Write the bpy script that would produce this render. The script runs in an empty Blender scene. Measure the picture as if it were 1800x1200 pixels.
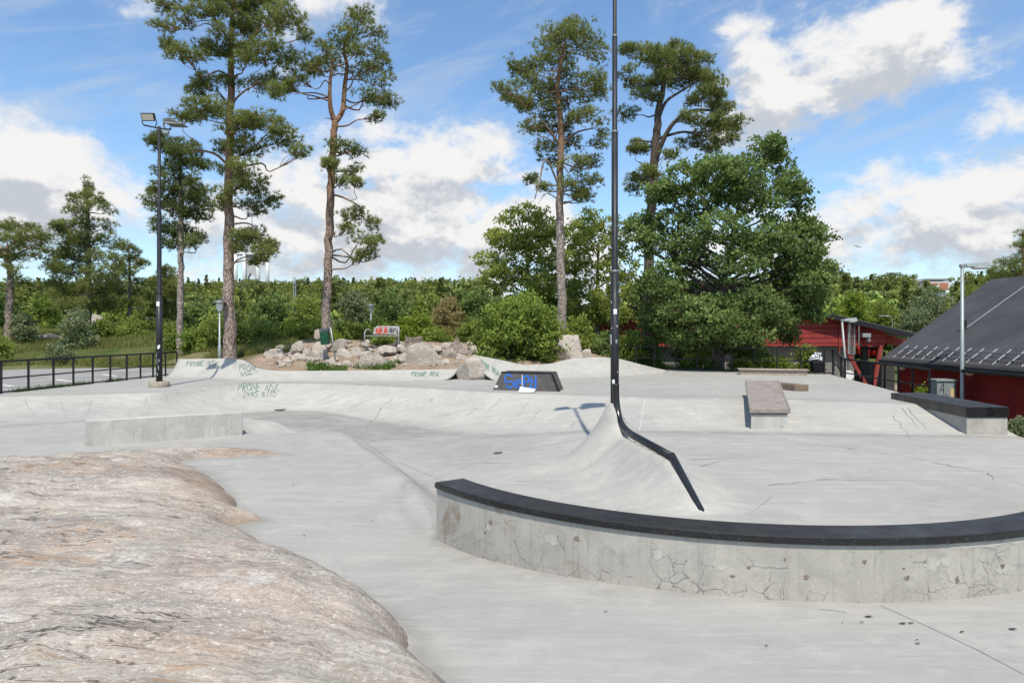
import bpy, bmesh, math, random
import numpy as np
from mathutils import Vector, Matrix
from mathutils.bvhtree import BVHTree

rng = np.random.default_rng(7)
random.seed(7)
SC = bpy.context.scene
COL = SC.collection
F, U0, V0, H = 1200.0, 900.0, 580.0, 2.0      # focal length in photo pixels, principal point, camera height


def at(u, v, Y):                               # photo pixel + depth -> point of the place
    return np.array([(u - U0) / F * Y, Y, H + (V0 - v) / F * Y])


def gp(u, v, z=0.0):                           # photo pixel on a level plane z
    Y = F * (H - z) / (v - V0)
    return ((u - U0) / F * Y, Y)


def sm(x, a=0.0, b=1.0):
    t = np.clip((np.asarray(x, float) - a) / (b - a), 0, 1)
    return t * t * (3 - 2 * t)


# ------------------------------------------------------------------ noise
_perm = rng.permutation(4096)
_val = rng.random(4096)


def vnoise(x, y):
    xi = np.floor(x).astype(int); yi = np.floor(y).astype(int)
    xf = x - xi; yf = y - yi
    xf = xf * xf * (3 - 2 * xf); yf = yf * yf * (3 - 2 * yf)
    def h(a, b):
        return _val[(_perm[(a & 4095)] + b * 57) & 4095]
    return (h(xi, yi) * (1 - xf) + h(xi + 1, yi) * xf) * (1 - yf) + (h(xi, yi + 1) * (1 - xf) + h(xi + 1, yi + 1) * xf) * yf


def fbm(x, y, o=4, g=0.5):
    s = 0; a = 1.0; n = 0
    for k in range(o):
        s = s + a * (vnoise(x * 2 ** k + 17.3 * k, y * 2 ** k + 9.1 * k) - .5); n += a; a *= g
    return s / n * 2


# ------------------------------------------------------------------ objects
LOC = {}


def tag(o, label=None, cat=None, group=None, kind=None):
    if label: o["label"] = label
    if cat: o["category"] = cat
    if group: o["group"] = group
    if kind: o["kind"] = kind
    return o


def thing(name, label, cat, loc, group=None):
    o = bpy.data.objects.new(name, None)
    o.empty_display_size = 0.2
    COL.objects.link(o)
    o.location = tuple(float(c) for c in loc)
    LOC[o] = np.array(loc, float)
    return tag(o, label, cat, group)


def mesh_data(name, verts, faces, mat, smooth=True, attrs=None):
    me = bpy.data.meshes.new(name)
    if isinstance(faces, np.ndarray):
        nv, nf, k = len(verts), len(faces), faces.shape[1]
        me.vertices.add(nv); me.vertices.foreach_set("co", np.asarray(verts, np.float32).ravel())
        me.loops.add(nf * k); me.loops.foreach_set("vertex_index", faces.astype(np.int32).ravel())
        me.polygons.add(nf); me.polygons.foreach_set("loop_start", np.arange(0, nf * k, k, dtype=np.int32))
        me.update(calc_edges=True)
    else:
        me.from_pydata([tuple(map(float, v)) for v in verts], [], [tuple(int(i) for i in f) for f in faces])
        me.update()
    me.polygons.foreach_set("use_smooth", np.full(len(me.polygons), smooth, dtype=bool))
    if attrs:
        for k, a in attrs.items():
            at_ = me.attributes.new(k, 'FLOAT', 'POINT')
            at_.data.foreach_set("value", np.asarray(a, np.float32))
    if mat: me.materials.append(mat)
    return me


def obj(name, verts, faces, mat, parent=None, smooth=True, attrs=None):
    verts = np.asarray(verts, float).reshape(-1, 3)
    if parent is not None:
        verts = verts - LOC[parent]
    me = mesh_data(name, verts, faces, mat, smooth, attrs)
    o = bpy.data.objects.new(name, me)
    COL.objects.link(o)
    if parent is not None:
        o.parent = parent
        LOC[o] = LOC[parent]
    else:
        LOC[o] = np.zeros(3)
    return o


def solo(name, verts, faces, mat, label, cat, smooth=True, attrs=None, group=None):
    """a thing that is one mesh, its origin at its base"""
    verts = np.asarray(verts, float).reshape(-1, 3)
    base = np.array([verts[:, 0].mean(), verts[:, 1].mean(), verts[:, 2].min()])
    me = mesh_data(name, verts - base, faces, mat, smooth, attrs)
    o = bpy.data.objects.new(name, me); COL.objects.link(o); o.location = tuple(base); LOC[o] = base
    return tag(o, label, cat, group)


class MB:
    """collects simple shapes into one mesh"""
    def __init__(s): s.v = []; s.f = []
    def add(s, v, f):
        n = len(s.v); s.v += [tuple(map(float, p)) for p in v]; s.f += [tuple(int(i) + n for i in q) for q in f]; return s
    def hexa(s, b, t):        # bottom 4, top 4 (ccw from above)
        return s.add(list(b) + list(t), [(3, 2, 1, 0), (4, 5, 6, 7), (0, 1, 5, 4), (1, 2, 6, 5), (2, 3, 7, 6), (3, 0, 4, 7)])
    def box(s, c, size, rz=0.0):
        cx, cy, cz = c; x, y, z = (q / 2 for q in size); co, si = math.cos(rz), math.sin(rz)
        r = [(cx + a * co - b * si, cy + a * si + b * co) for a, b in ((-x, -y), (x, -y), (x, y), (-x, y))]
        return s.hexa([(p[0], p[1], cz - z) for p in r], [(p[0], p[1], cz + z) for p in r])
    def bar(s, a, b, w, h=None):   # rectangular bar between two points
        a = Vector(a); b = Vector(b); d = (b - a).normalized(); h = h or w
        up = Vector((0, 0, 1)) if abs(d.z) < .95 else Vector((0, 1, 0))
        x = d.cross(up).normalized() * w / 2; y = x.cross(d).normalized() * h / 2
        q = [-x - y, x - y, x + y, -x + y]
        return s.add([a + c for c in q] + [b + c for c in q], [(3, 2, 1, 0), (4, 5, 6, 7), (0, 1, 5, 4), (1, 2, 6, 5), (2, 3, 7, 6), (3, 0, 4, 7)])
    def tube(s, path, rad, n=10, cap=True):
        v, f = tube(path, rad, n, cap); return s.add(v, f)
    def prism(s, poly, off):       # polygon (3-D points) extruded by a vector
        n = len(poly); off = np.array(off, float)
        v = [np.array(p, float) for p in poly] + [np.array(p, float) + off for p in poly]
        return s.add(v, [tuple(range(n - 1, -1, -1)), tuple(range(n, 2 * n))] + [(i, (i + 1) % n, n + (i + 1) % n, n + i) for i in range(n)])
    def disc(s, c, r, t, axis='z', n=20):
        p = []
        for k in range(n):
            a = 2 * math.pi * k / n
            e = (math.cos(a) * r, math.sin(a) * r)
            p.append({'z': (c[0] + e[0], c[1] + e[1], c[2]), 'y': (c[0] + e[0], c[1], c[2] + e[1]), 'x': (c[0], c[1] + e[0], c[2] + e[1])}[axis])
        return s.prism(p, {'z': (0, 0, t), 'y': (0, t, 0), 'x': (t, 0, 0)}[axis])
    def obj(s, name, mat, parent=None, smooth=False, bevel=0):
        o = obj(name, s.v, s.f, mat, parent, smooth)
        fix(o, bevel); return o
    def solo(s, name, mat, label, cat, smooth=False, bevel=0, group=None):
        o = solo(name, s.v, s.f, mat, label, cat, smooth, group=group)
        fix(o, bevel); return o


def fix(o, bevel=0):
    bm = bmesh.new(); bm.from_mesh(o.data)
    bmesh.ops.recalc_face_normals(bm, faces=bm.faces)
    bm.to_mesh(o.data); bm.free()
    if bevel:
        m = o.modifiers.new("edge", 'BEVEL'); m.width = bevel; m.segments = 2; m.limit_method = 'ANGLE'; m.angle_limit = math.radians(40)


def tube(path, rad, n=10, cap=True):
    P = np.asarray(path, float); m = len(P)
    R = np.full(m, rad, float) if np.isscalar(rad) else np.asarray(rad, float)
    T = np.gradient(P, axis=0); T /= np.linalg.norm(T, axis=1)[:, None] + 1e-9
    ref = np.array([0, 1.0, 0]) if abs(T[0][1]) < .9 else np.array([1.0, 0, 0])
    v = []
    a = np.arange(n) * 2 * math.pi / n
    X = None
    for i in range(m):
        X = np.cross(ref, T[i]) if X is None else X - T[i] * X.dot(T[i])
        X /= np.linalg.norm(X) + 1e-9
        Yv = np.cross(T[i], X)
        v.append(P[i] + R[i] * (np.cos(a)[:, None] * X + np.sin(a)[:, None] * Yv))
    v = np.concatenate(v)
    f = [(i * n + k, i * n + (k + 1) % n, (i + 1) * n + (k + 1) % n, (i + 1) * n + k) for i in range(m - 1) for k in range(n)]
    if cap:
        f += [tuple(range(n - 1, -1, -1)), tuple((m - 1) * n + k for k in range(n))]
    return v, f


def spline(pts, n=24):
    P = np.asarray(pts, float); m = len(P)
    out = []
    for i in range(m - 1):
        p0 = P[max(i - 1, 0)]; p1 = P[i]; p2 = P[i + 1]; p3 = P[min(i + 2, m - 1)]
        k = max(2, n // (m - 1))
        for j in range(k):
            t = j / k
            out.append(.5 * ((2 * p1) + (-p0 + p2) * t + (2 * p0 - 5 * p1 + 4 * p2 - p3) * t * t + (-p0 + 3 * p1 - 3 * p2 + p3) * t ** 3))
    out.append(P[-1])
    return np.array(out)


def grid_faces(nu, nv):
    i = np.arange(nu - 1)[:, None] * nv + np.arange(nv - 1)[None, :]
    return np.stack([i, i + nv, i + nv + 1, i + 1], -1).reshape(-1, 4)


def in_poly(x, y, poly):
    c = np.zeros(np.shape(x), bool); n = len(poly)
    for i in range(n):
        x1, y1 = poly[i]; x2, y2 = poly[(i + 1) % n]
        if y1 == y2: continue
        k = ((y1 > y) != (y2 > y)) & (x < (x2 - x1) * (y - y1) / (y2 - y1) + x1)
        c ^= k
    return c


def dist_poly(x, y, poly, closed=True):
    d = np.full(np.shape(x), 1e9); n = len(poly)
    for i in range(n if closed else n - 1):
        ax, ay = poly[i]; bx, by = poly[(i + 1) % n]
        dx, dy = bx - ax, by - ay
        t = np.clip(((x - ax) * dx + (y - ay) * dy) / (dx * dx + dy * dy + 1e-12), 0, 1)
        d = np.minimum(d, np.hypot(x - ax - t * dx, y - ay - t * dy))
    return d


# ------------------------------------------------------------------ materials
class NT:
    def __init__(s, name):
        s.m = bpy.data.materials.new(name); s.m.use_nodes = True
        s.t = s.m.node_tree; s.t.nodes.clear()
        s.out = s.n('ShaderNodeOutputMaterial')
    def n(s, k, **kw):
        q = s.t.nodes.new(k)
        for a, b in kw.items(): setattr(q, a, b)
        return q
    def l(s, a, b): s.t.links.new(a, b)
    def put(s, sock, v):
        if isinstance(v, bpy.types.NodeSocket): s.l(v, sock)
        elif v is not None: sock.default_value = v
    def coord(s, scale=(1, 1, 1), rot=(0, 0, 0), kind='Object'):
        c = s.n('ShaderNodeTexCoord'); m = s.n('ShaderNodeMapping')
        m.inputs['Scale'].default_value = scale; m.inputs['Rotation'].default_value = rot
        s.l(c.outputs[kind], m.inputs['Vector']); return m.outputs[0]
    def noise(s, vec, scale, detail=4, rough=.55, dist=0.0):
        q = s.n('ShaderNodeTexNoise'); s.put(q.inputs['Vector'], vec)
        q.inputs['Scale'].default_value = scale; q.inputs['Detail'].default_value = detail
        q.inputs['Roughness'].default_value = rough; q.inputs['Distortion'].default_value = dist
        return q.outputs['Fac']
    def vor(s, vec, scale, feature='F1', out='Distance', rnd=1.0):
        q = s.n('ShaderNodeTexVoronoi', feature=feature); s.put(q.inputs['Vector'], vec)
        q.inputs['Scale'].default_value = scale; q.inputs['Randomness'].default_value = rnd
        return q.outputs[out]
    def ramp(s, fac, stops):
        q = s.n('ShaderNodeValToRGB'); r = q.color_ramp
        while len(r.elements) < len(stops): r.elements.new(.5)
        for e, (p, c) in zip(r.elements, stops):
            e.position = p; e.color = (c, c, c, 1) if np.isscalar(c) else (*c, 1)
        s.put(q.inputs[0], fac); return q.outputs[0]
    def mix(s, fac, a, b, blend='MIX'):
        q = s.n('ShaderNodeMix', data_type='RGBA', blend_type=blend)
        s.put(q.inputs[0], fac)
        for k, v in ((6, a), (7, b)):
            if not isinstance(v, bpy.types.NodeSocket): v = (v, v, v, 1) if np.isscalar(v) else (*v, 1)
            s.put(q.inputs[k], v)
        return q.outputs[2]
    def math(s, op, a, b=None, c=None):
        q = s.n('ShaderNodeMath', operation=op)
        for k, v in enumerate((a, b, c)):
            if v is not None: s.put(q.inputs[k], v)
        return q.outputs[0]
    def attr(s, name):
        q = s.n('ShaderNodeAttribute'); q.attribute_name = name; return q.outputs['Fac']
    def bump(s, h, strength=.3, dist=.02, normal=None):
        q = s.n('ShaderNodeBump'); q.inputs['Strength'].default_value = strength; q.inputs['Distance'].default_value = dist
        s.put(q.inputs['Height'], h)
        if normal is not None: s.put(q.inputs['Normal'], normal)
        return q.outputs[0]
    def bsdf(s, col, rough=.8, normal=None, metal=0.0, spec=.3):
        q = s.n('ShaderNodeBsdfPrincipled')
        if not isinstance(col, bpy.types.NodeSocket): col = (col, col, col, 1) if np.isscalar(col) else (*col, 1)
        s.put(q.inputs['Base Color'], col); s.put(q.inputs['Roughness'], rough); s.put(q.inputs['Metallic'], metal)
        q.inputs['Specular IOR Level'].default_value = spec
        if normal is not None: s.put(q.inputs['Normal'], normal)
        s.l(q.outputs[0], s.out.inputs[0]); return q


def plain(name, col, rough=.6, metal=0.0, var=.12, scale=6.0, bump=.1, spec=.3, dirt_shade=None):
    n = NT(name); v = n.coord()
    a = n.noise(v, scale, 6, .6)
    c = n.mix(n.ramp(a, [(.3, 0.0), (.7, 1.0)]), tuple(q * (1 - var) for q in col), tuple(min(1, q * (1 + var)) for q in col))
    if dirt_shade:
        c = n.mix(n.ramp(n.noise(v, scale * .6, 8, .7), [(.5, 0.0), (.68, 1.0)]), c, dirt_shade)
    n.bsdf(c, rough, n.bump(n.noise(v, scale * 8, 4), bump, .01), metal, spec)
    return n.m


def mat_concrete():
    n = NT("poured concrete"); v = n.coord()
    big = n.noise(v, .45, 5, .6); mid = n.noise(v, 2.2, 8, .65, .4); fine = n.noise(v, 38, 3, .6)
    streak = n.noise(n.coord((.5, 5.5, 3), (0, 0, .06)), 1.3, 7, .62, .25)
    c = n.mix(n.ramp(big, [(.32, 0.0), (.68, 1.0)]), (.320, .312, .288), (.390, .376, .342))
    c = n.mix(n.ramp(streak, [(.40, 0.0), (.62, .55)]), c, (.292, .285, .262))
    c = n.mix(n.ramp(mid, [(.50, 0.0), (.68, .5)]), c, (.44, .42, .375))
    c = n.mix(n.ramp(n.noise(v, 1.1, 9, .72, .8), [(.56, 0.0), (.70, .6)]), c, (.245, .238, .22))
    c = n.mix(n.ramp(n.noise(n.coord((1, 1, 1), (0, 0, 1.1)), .9, 7, .7), [(.60, 0.0), (.74, .3)]), c, (.38, .35, .305))
    c = n.mix(n.ramp(n.noise(v, 130, 2, .5), [(.62, 0.0), (.72, .6)]), c, (.18, .175, .165))
    c = n.mix(n.ramp(n.noise(v, 9, 9, .8), [(.60, 0.0), (.70, .55)]), c, (.225, .22, .21))
    c = n.mix(n.ramp(n.noise(n.coord((1.2, 14, 6), (0, 0, .05)), 2.6, 6, .7, .2), [(.52, 0.0), (.66, .38)]), c, (.25, .245, .23))
    c = n.mix(n.ramp(n.noise(n.coord((1, 9, 6), (0, 0, -.04)), 2.1, 6, .7, .2), [(.56, 0.0), (.68, .35)]), c, (.47, .455, .415))
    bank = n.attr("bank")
    c = n.mix(n.math('MULTIPLY', bank, .45), c, (1.30, 1.285, 1.25), 'MULTIPLY')  # slopes lightened in the colour, as if catching more sun
    c = n.mix(n.math('MULTIPLY', n.attr("dirt_shade"), n.ramp(n.noise(v, 2.5, 5), [(.3, .25), (.7, .75)])), c, (.62, .61, .60), 'MULTIPLY')  # darkens dirt lines, creases and the painted shade of drop and bowl
    n.bsdf(c, .82, n.bump(n.mix(.5, fine, mid), .18, .01), spec=.25)
    return n.m


def mat_cast(name="cast concrete", crackle=False, base=(.385, .362, .318), stain=(.22, .17, .115)):
    n = NT(name); v = n.coord()
    drip = n.noise(n.coord((26, 26, 1.3)), 1.0, 6, .7, .1)
    blot = n.noise(v, 2.6, 8, .7, .5)
    rust = n.noise(n.coord((1, 1, .8), (.3, 0, .4)), 2.1, 6, .62, .6)
    c = n.mix(n.ramp(blot, [(.36, 0.0), (.64, 1.0)]), tuple(q * .88 for q in base), tuple(q * 1.12 for q in base))
    c = n.mix(n.ramp(drip, [(.52, 0.0), (.70, .5)]), c, tuple(q * .66 for q in base))
    c = n.mix(n.ramp(n.noise(v, 6, 9, .78, .4), [(.55, 0.0), (.68, .6)]), c, tuple(q * .6 for q in base))
    c = n.mix(n.ramp(drip, [(.28, .5), (.42, 0.0)]), c, tuple(min(1, q * 1.22) for q in base))
    c = n.mix(n.ramp(rust, [(.62, 0.0), (.70, .75)]), c, stain)
    c = n.mix(n.ramp(n.noise(v, 45, 3, .6), [(.62, 0.0), (.72, .6)]), c, tuple(q * .5 for q in base))
    if crackle:
        wn_ = n.n('ShaderNodeTexNoise'); wn_.inputs['Scale'].default_value = 5; wn_.inputs['Detail'].default_value = 4; n.l(v, wn_.inputs['Vector'])
        wv_ = n.n('ShaderNodeVectorMath', operation='MULTIPLY_ADD'); n.l(wn_.outputs['Color'], wv_.inputs[0]); wv_.inputs[1].default_value = (.16, .16, .16); n.l(v, wv_.inputs[2])
        sz = n.n('ShaderNodeSeparateXYZ'); n.l(v, sz.inputs[0])
        lowm = n.math('ADD', n.noise(v, 1.7, 4, .6), n.math('MULTIPLY', n.math('SUBTRACT', .16, sz.outputs[2]), .55))
        cr_ = n.math('MULTIPLY', n.ramp(n.vor(wv_.outputs[0], 5.5, 'DISTANCE_TO_EDGE'), [(0.0, 1.0), (.022, 0.0)]), n.ramp(lowm, [(.50, 0.0), (.60, .85)]))
        c = n.mix(cr_, c, (.085, .075, .062))
        cr2 = n.math('MULTIPLY', n.ramp(n.vor(wv_.outputs[0], 13, 'DISTANCE_TO_EDGE'), [(0.0, 1.0), (.03, 0.0)]), n.ramp(lowm, [(.60, 0.0), (.68, .7)]))
        c = n.mix(cr2, c, (.11, .095, .08))
    n.bsdf(c, .85, n.bump(n.noise(v, 30, 5, .7), .35, .01), spec=.2)
    return n.m


def mat_blackpaint(name, col=(.018, .018, .020), rough=.38, scuff=.10, worn=.66, spec=.30):
    n = NT(name); v = n.coord()
    a = n.noise(n.coord((1, 1, 1)), 5, 8, .7); s = n.noise(n.coord((2, 2, 2)), 55, 3, .6)
    c = n.mix(n.ramp(a, [(.4, 0.0), (.7, .6)]), col, tuple(q * 2.4 for q in col))
    c = n.mix(n.ramp(s, [(worn, 0.0), (worn + .08, .7)]), c, (scuff, scuff, scuff * .98))
    r = n.ramp(n.noise(v, 3, 6, .6), [(.3, rough - .08), (.7, rough + .2)])
    n.bsdf(c, r, n.bump(n.noise(v, 20, 4), .08, .01), spec=spec)
    return n.m


def mat_gneiss():
    n = NT("weathered gneiss"); v = n.coord()
    warp = n.noise(v, .55, 4, .6)
    cx = n.n('ShaderNodeTexCoord'); wv = n.n('ShaderNodeVectorMath', operation='MULTIPLY_ADD')
    sc = n.n('ShaderNodeTexNoise'); sc.inputs['Scale'].default_value = .8; sc.inputs['Detail'].default_value = 3
    n.l(cx.outputs['Object'], sc.inputs['Vector']); n.l(sc.outputs['Color'], wv.inputs[0])
    wv.inputs[1].default_value = (.38, .38, .38); n.l(cx.outputs['Object'], wv.inputs[2])
    mp = n.n('ShaderNodeMapping'); mp.inputs['Rotation'].default_value = (0, 0, -.55); mp.inputs['Scale'].default_value = (.62, 4.6, 3.6)
    n.l(wv.outputs[0], mp.inputs['Vector']); f = mp.outputs[0]
    def line(vec, sc, wdt, ds=.4):
        return n.ramp(n.math('ABSOLUTE', n.math('SUBTRACT', n.noise(vec, sc, 5, .6, .1), .5)), [(0.0, 1.0), (wdt, 0.0)])
    big = n.noise(v, .42, 5, .6, .3)
    c = n.mix(n.ramp(n.noise(f, .8, 8, .65, .3), [(.36, 0.0), (.62, 1.0)]), (.345, .305, .255), (.53, .48, .41))
    c = n.mix(n.ramp(n.noise(f, 2.6, 7, .7, .3), [(.48, 0.0), (.60, .6)]), c, (.25, .22, .19))
    c = n.mix(n.ramp(n.noise(v, .6, 5, .6, .5), [(.54, 0.0), (.70, .65)]), c, (.53, .41, .325))
    c = n.mix(n.ramp(n.noise(v, .9, 8, .72, .6), [(.45, 0.0), (.60, .85)]), c, (.27, .245, .22))
    c = n.mix(n.ramp(n.noise(v, 1.5, 9, .72, .5), [(.56, 0.0), (.68, .85)]), c, (.63, .60, .545))
    # grain: short dark and light flecks along the foliation, rust in patches
    fl = n.noise(f, 17, 6, .82, .3); fl2 = n.noise(v, 46, 4, .8, .2)
    c = n.mix(n.ramp(fl, [(.50, 0.0), (.60, .7)]), c, (.19, .16, .13))
    c = n.mix(n.ramp(fl2, [(.57, 0.0), (.64, .6)]), c, (.13, .11, .09))
    c = n.mix(n.ramp(n.noise(v, 36, 5, .8, .2), [(.55, 0.0), (.62, .75)]), c, (.68, .63, .555))
    c = n.mix(n.math('MULTIPLY', n.ramp(n.noise(v, .8, 6, .65), [(.50, 0.0), (.62, 1.0)]), n.ramp(n.noise(f, 5, 6, .75), [(.48, 0.0), (.58, .7)])), c, (.38, .23, .125))
    c = n.mix(n.math('MULTIPLY', line(f, 1.9, .022), n.ramp(n.noise(v, 2.2, 4), [(.48, 0.0), (.58, .6)])), c, (.10, .08, .065))
    c = n.mix(n.math('MULTIPLY', line(f, .62, .010), n.ramp(n.noise(v, .9, 3), [(.40, 0.0), (.50, .95)])), c, (.045, .036, .03))
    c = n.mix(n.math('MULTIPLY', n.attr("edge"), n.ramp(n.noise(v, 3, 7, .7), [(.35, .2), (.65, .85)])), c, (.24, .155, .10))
    h = n.mix(.5, fl, n.mix(.5, fl2, n.noise(v, 60, 6, .75)))
    n.bsdf(c, .9, n.bump(h, .55, .018), spec=.15)
    return n.m


def mat_boulder(name, a=(.47, .415, .355), b=(.32, .275, .23), dark=(.11, .10, .09)):
    n = NT(name); v = n.coord()
    c = n.mix(n.ramp(n.noise(v, 1.6, 7, .65, .4), [(.35, 0.0), (.65, 1.0)]), b, a)
    c = n.mix(n.ramp(n.noise(v, 7, 8, .75), [(.55, 0.0), (.68, .8)]), c, dark)
    c = n.mix(n.ramp(n.noise(v, 3.2, 8, .7), [(.60, 0.0), (.7, .7)]), c, (.58, .55, .50))
    c = n.mix(n.ramp(n.noise(v, 2.4, 6, .7, .5), [(.62, 0.0), (.72, .6)]), c, (.38, .27, .18))
    c = n.mix(n.ramp(n.noise(v, 24, 6, .8), [(.50, 0.0), (.58, .65)]), c, dark)
    c = n.mix(n.ramp(n.noise(n.coord((1, 1, 2.5), (.5, .3, 0)), 5, 7, .75, .5), [(.52, 0.0), (.60, .6)]), c, tuple(q * .6 for q in b))
    n.bsdf(c, .9, n.bump(n.noise(v, 9, 8, .75), .7, .06), spec=.2)
    return n.m


def mat_terrain():
    n = NT("earth and grass"); v = n.coord()
    soil = n.mix(n.ramp(n.noise(v, 1.3, 8, .7), [(.35, 0.0), (.65, 1.0)]), (.25, .175, .12), (.42, .325, .25))
    soil = n.mix(n.ramp(n.noise(v, 6, 8, .75), [(.55, 0.0), (.66, .8)]), soil, (.46, .40, .34))
    soil = n.mix(n.ramp(n.noise(v, 11, 6, .75), [(.57, 0.0), (.68, .8)]), soil, (.10, .07, .05))
    gr = n.mix(n.ramp(n.noise(v, .5, 7, .7), [(.35, 0.0), (.65, 1.0)]), (.055, .075, .02), (.13, .15, .045))
    gr = n.mix(n.ramp(n.noise(v, 1.7, 8, .75), [(.56, 0.0), (.7, .7)]), gr, (.17, .14, .075))
    gr = n.mix(n.ramp(n.noise(v, 7, 8, .8), [(.5, 0.0), (.66, .7)]), gr, (.03, .042, .012))
    c = n.mix(n.attr("soil"), gr, soil)
    n.bsdf(c, .95, n.bump(n.noise(v, 8, 9, .8), .8, .08), spec=.1)
    return n.m


def mat_asphalt():
    n = NT("pale asphalt"); v = n.coord()
    c = n.mix(n.ramp(n.noise(v, .8, 8, .7), [(.35, 0.0), (.65, 1.0)]), (.23, .22, .21), (.33, .315, .30))
    c = n.mix(n.ramp(n.noise(v, 40, 3, .6), [(.55, 0.0), (.7, .6)]), c, (.14, .135, .13))
    n.bsdf(c, .9, n.bump(n.noise(v, 50, 4), .3, .01), spec=.2)
    return n.m


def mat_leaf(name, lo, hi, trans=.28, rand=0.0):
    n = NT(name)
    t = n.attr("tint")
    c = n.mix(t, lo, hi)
    if rand:
        oi = n.n('ShaderNodeObjectInfo')
        hs = n.n('ShaderNodeHueSaturation')
        n.l(n.math('ADD', n.math('MULTIPLY', oi.outputs['Random'], rand * .05), .5 - rand * .005), hs.inputs['Hue'])
        n.l(n.math('ADD', n.math('MULTIPLY', oi.outputs['Random'], rand * .9), 1 - rand * .30), hs.inputs['Value'])
        n.l(c, hs.inputs['Color']); c = hs.outputs[0]
    d = n.n('ShaderNodeBsdfPrincipled'); n.l(c, d.inputs['Base Color']); d.inputs['Roughness'].default_value = .6
    d.inputs['Specular IOR Level'].default_value = .18
    tr = n.n('ShaderNodeBsdfTranslucent'); tc = n.mix(.5, c, (hi[0] * 1.3, hi[1] * 1.3, hi[2] * .6)); n.l(tc, tr.inputs['Color'])
    mx = n.n('ShaderNodeMixShader'); mx.inputs[0].default_value = trans
    n.l(d.outputs[0], mx.inputs[1]); n.l(tr.outputs[0], mx.inputs[2]); n.l(mx.outputs[0], n.out.inputs[0])
    return n.m


def mat_bark(name, low=(.17, .135, .11), hi=(.30, .15, .07), z0=4.5, z1=7.0):
    n = NT(name)
    v = n.coord((1, 1, .35))
    cr = n.vor(v, 14, 'DISTANCE_TO_EDGE'); sp = n.noise(v, 12, 6, .7)
    g = n.n('ShaderNodeTexCoord'); sx = n.n('ShaderNodeSeparateXYZ'); n.l(g.outputs['Object'], sx.inputs[0])
    k = n.n('ShaderNodeMapRange'); k.inputs[1].default_value = z0; k.inputs[2].default_value = z1; n.l(sx.outputs[2], k.inputs[0])
    a = n.mix(n.ramp(sp, [(.35, 0.0), (.65, 1.0)]), tuple(q * 1.0 for q in low), tuple(q * 2.5 for q in low))
    a = n.mix(n.ramp(cr, [(0.0, .9), (.10, 0.0)]), a, (.035, .026, .02))
    b = n.mix(n.ramp(n.noise(v, 6, 7, .7), [(.35, 0.0), (.65, 1.0)]), tuple(q * .65 for q in hi), tuple(q * 1.25 for q in hi))
    n.bsdf(n.mix(k.outputs[0], a, b), .9, n.bump(n.mix(.5, n.ramp(cr, [(0, 0.0), (.2, 1.0)]), sp), .8, .04), spec=.15)
    return n.m


def mat_siding(name, col, horizontal=True, pitch=.2):
    n = NT(name)
    g = n.n('ShaderNodeTexCoord'); sx = n.n('ShaderNodeSeparateXYZ'); n.l(g.outputs['Object'], sx.inputs[0])
    c0 = sx.outputs[2] if horizontal else sx.outputs[1]
    fr = n.math('FRACT', n.math('DIVIDE', c0, pitch))
    groove = n.ramp(fr, [(0.0, 1.0), (.10, 1.0), (.16, 0.0)])
    v = n.coord((1, 1, 1)); a = n.noise(v, 1.6, 6, .65)
    c = n.mix(n.ramp(a, [(.35, 0.0), (.65, 1.0)]), tuple(q * .8 for q in col), tuple(q * 1.15 for q in col))
    c = n.mix(groove, c, tuple(q * .22 for q in col))
    n.bsdf(c, .75, n.bump(n.math('SUBTRACT', 1.0, groove), .5, .02), spec=.2)
    return n.m
M = {}
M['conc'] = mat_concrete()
M['cast'] = mat_cast()
M['cast_crackle'] = mat_cast("crazed cast concrete", True)
M['cast_pale'] = mat_cast("pale cast concrete", False, (.44, .43, .39), (.25, .21, .15))
M['black'] = mat_blackpaint("worn black paint", (.010, .010, .010), .20, .12, .62, .55)
M['cap'] = mat_blackpaint("black coping plate", (.020, .019, .018), .46, .10)
M['capedge'] = mat_blackpaint("black steel edge", (.008, .008, .009), .25, .30, .63, .5)
M['gneiss'] = mat_gneiss()
M['boulder'] = mat_boulder("lichen boulder")
M['boulder_pale'] = mat_boulder("pale boulder", (.56, .505, .435), (.40, .35, .295), (.17, .145, .12))
M['terrain'] = mat_terrain()
M['asphalt'] = mat_asphalt()
M['galv'] = plain("galvanised steel", (.30, .335, .325), .45, .3, .12, 9)
M['fence'] = plain("black fence paint", (.012, .012, .013), .45, 0, .2, 9, .03, .4)
M['white'] = plain("white paint", (.75, .75, .73), .6, 0, .06)
M['sticker'] = plain("sticker paper", (.78, .78, .76), .6, 0, .05)
M['glass'] = plain("milky lamp glass", (.70, .70, .66), .3, 0, .05)
M['plank'] = plain("weathered plank", (.36, .30, .24), .85, 0, .3, 14, .3, .2, (.20, .16, .12))
M['timber'] = plain("dark timber", (.20, .155, .11), .85, 0, .35, 14, .3, .2, (.09, .07, .05))
M['plate'] = plain("worn plywood plate", (.27, .235, .205), .6, 0, .15, 7, .1, .3, (.19, .165, .145))
M['joint'] = plain("joint filler", (.26, .26, .25), .9, 0, .3, 20)
M['joint_pale'] = plain("pale joint", (.56, .555, .53), .9, 0, .1, 20)
M['crack'] = plain("crack shadow", (.07, .066, .06), .95, 0, .5, 30)
M['mark'] = plain("wheel mark", (.27, .265, .255), .9, 0, .25, 30)
M['green_paint'] = plain("green spray paint", (.015, .13, .085), .6, 0, .3, 30, .1, .3, (.13, .22, .175))
M['blue_paint'] = plain("blue spray paint", (.03, .14, .50), .6, 0, .2, 30)
M['red_paint'] = plain("red spray paint", (.62, .085, .04), .6, 0, .3, 20)
M['manhole'] = plain("cast iron", (.11, .09, .08), .7, .3, .3, 30, .4)
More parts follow.
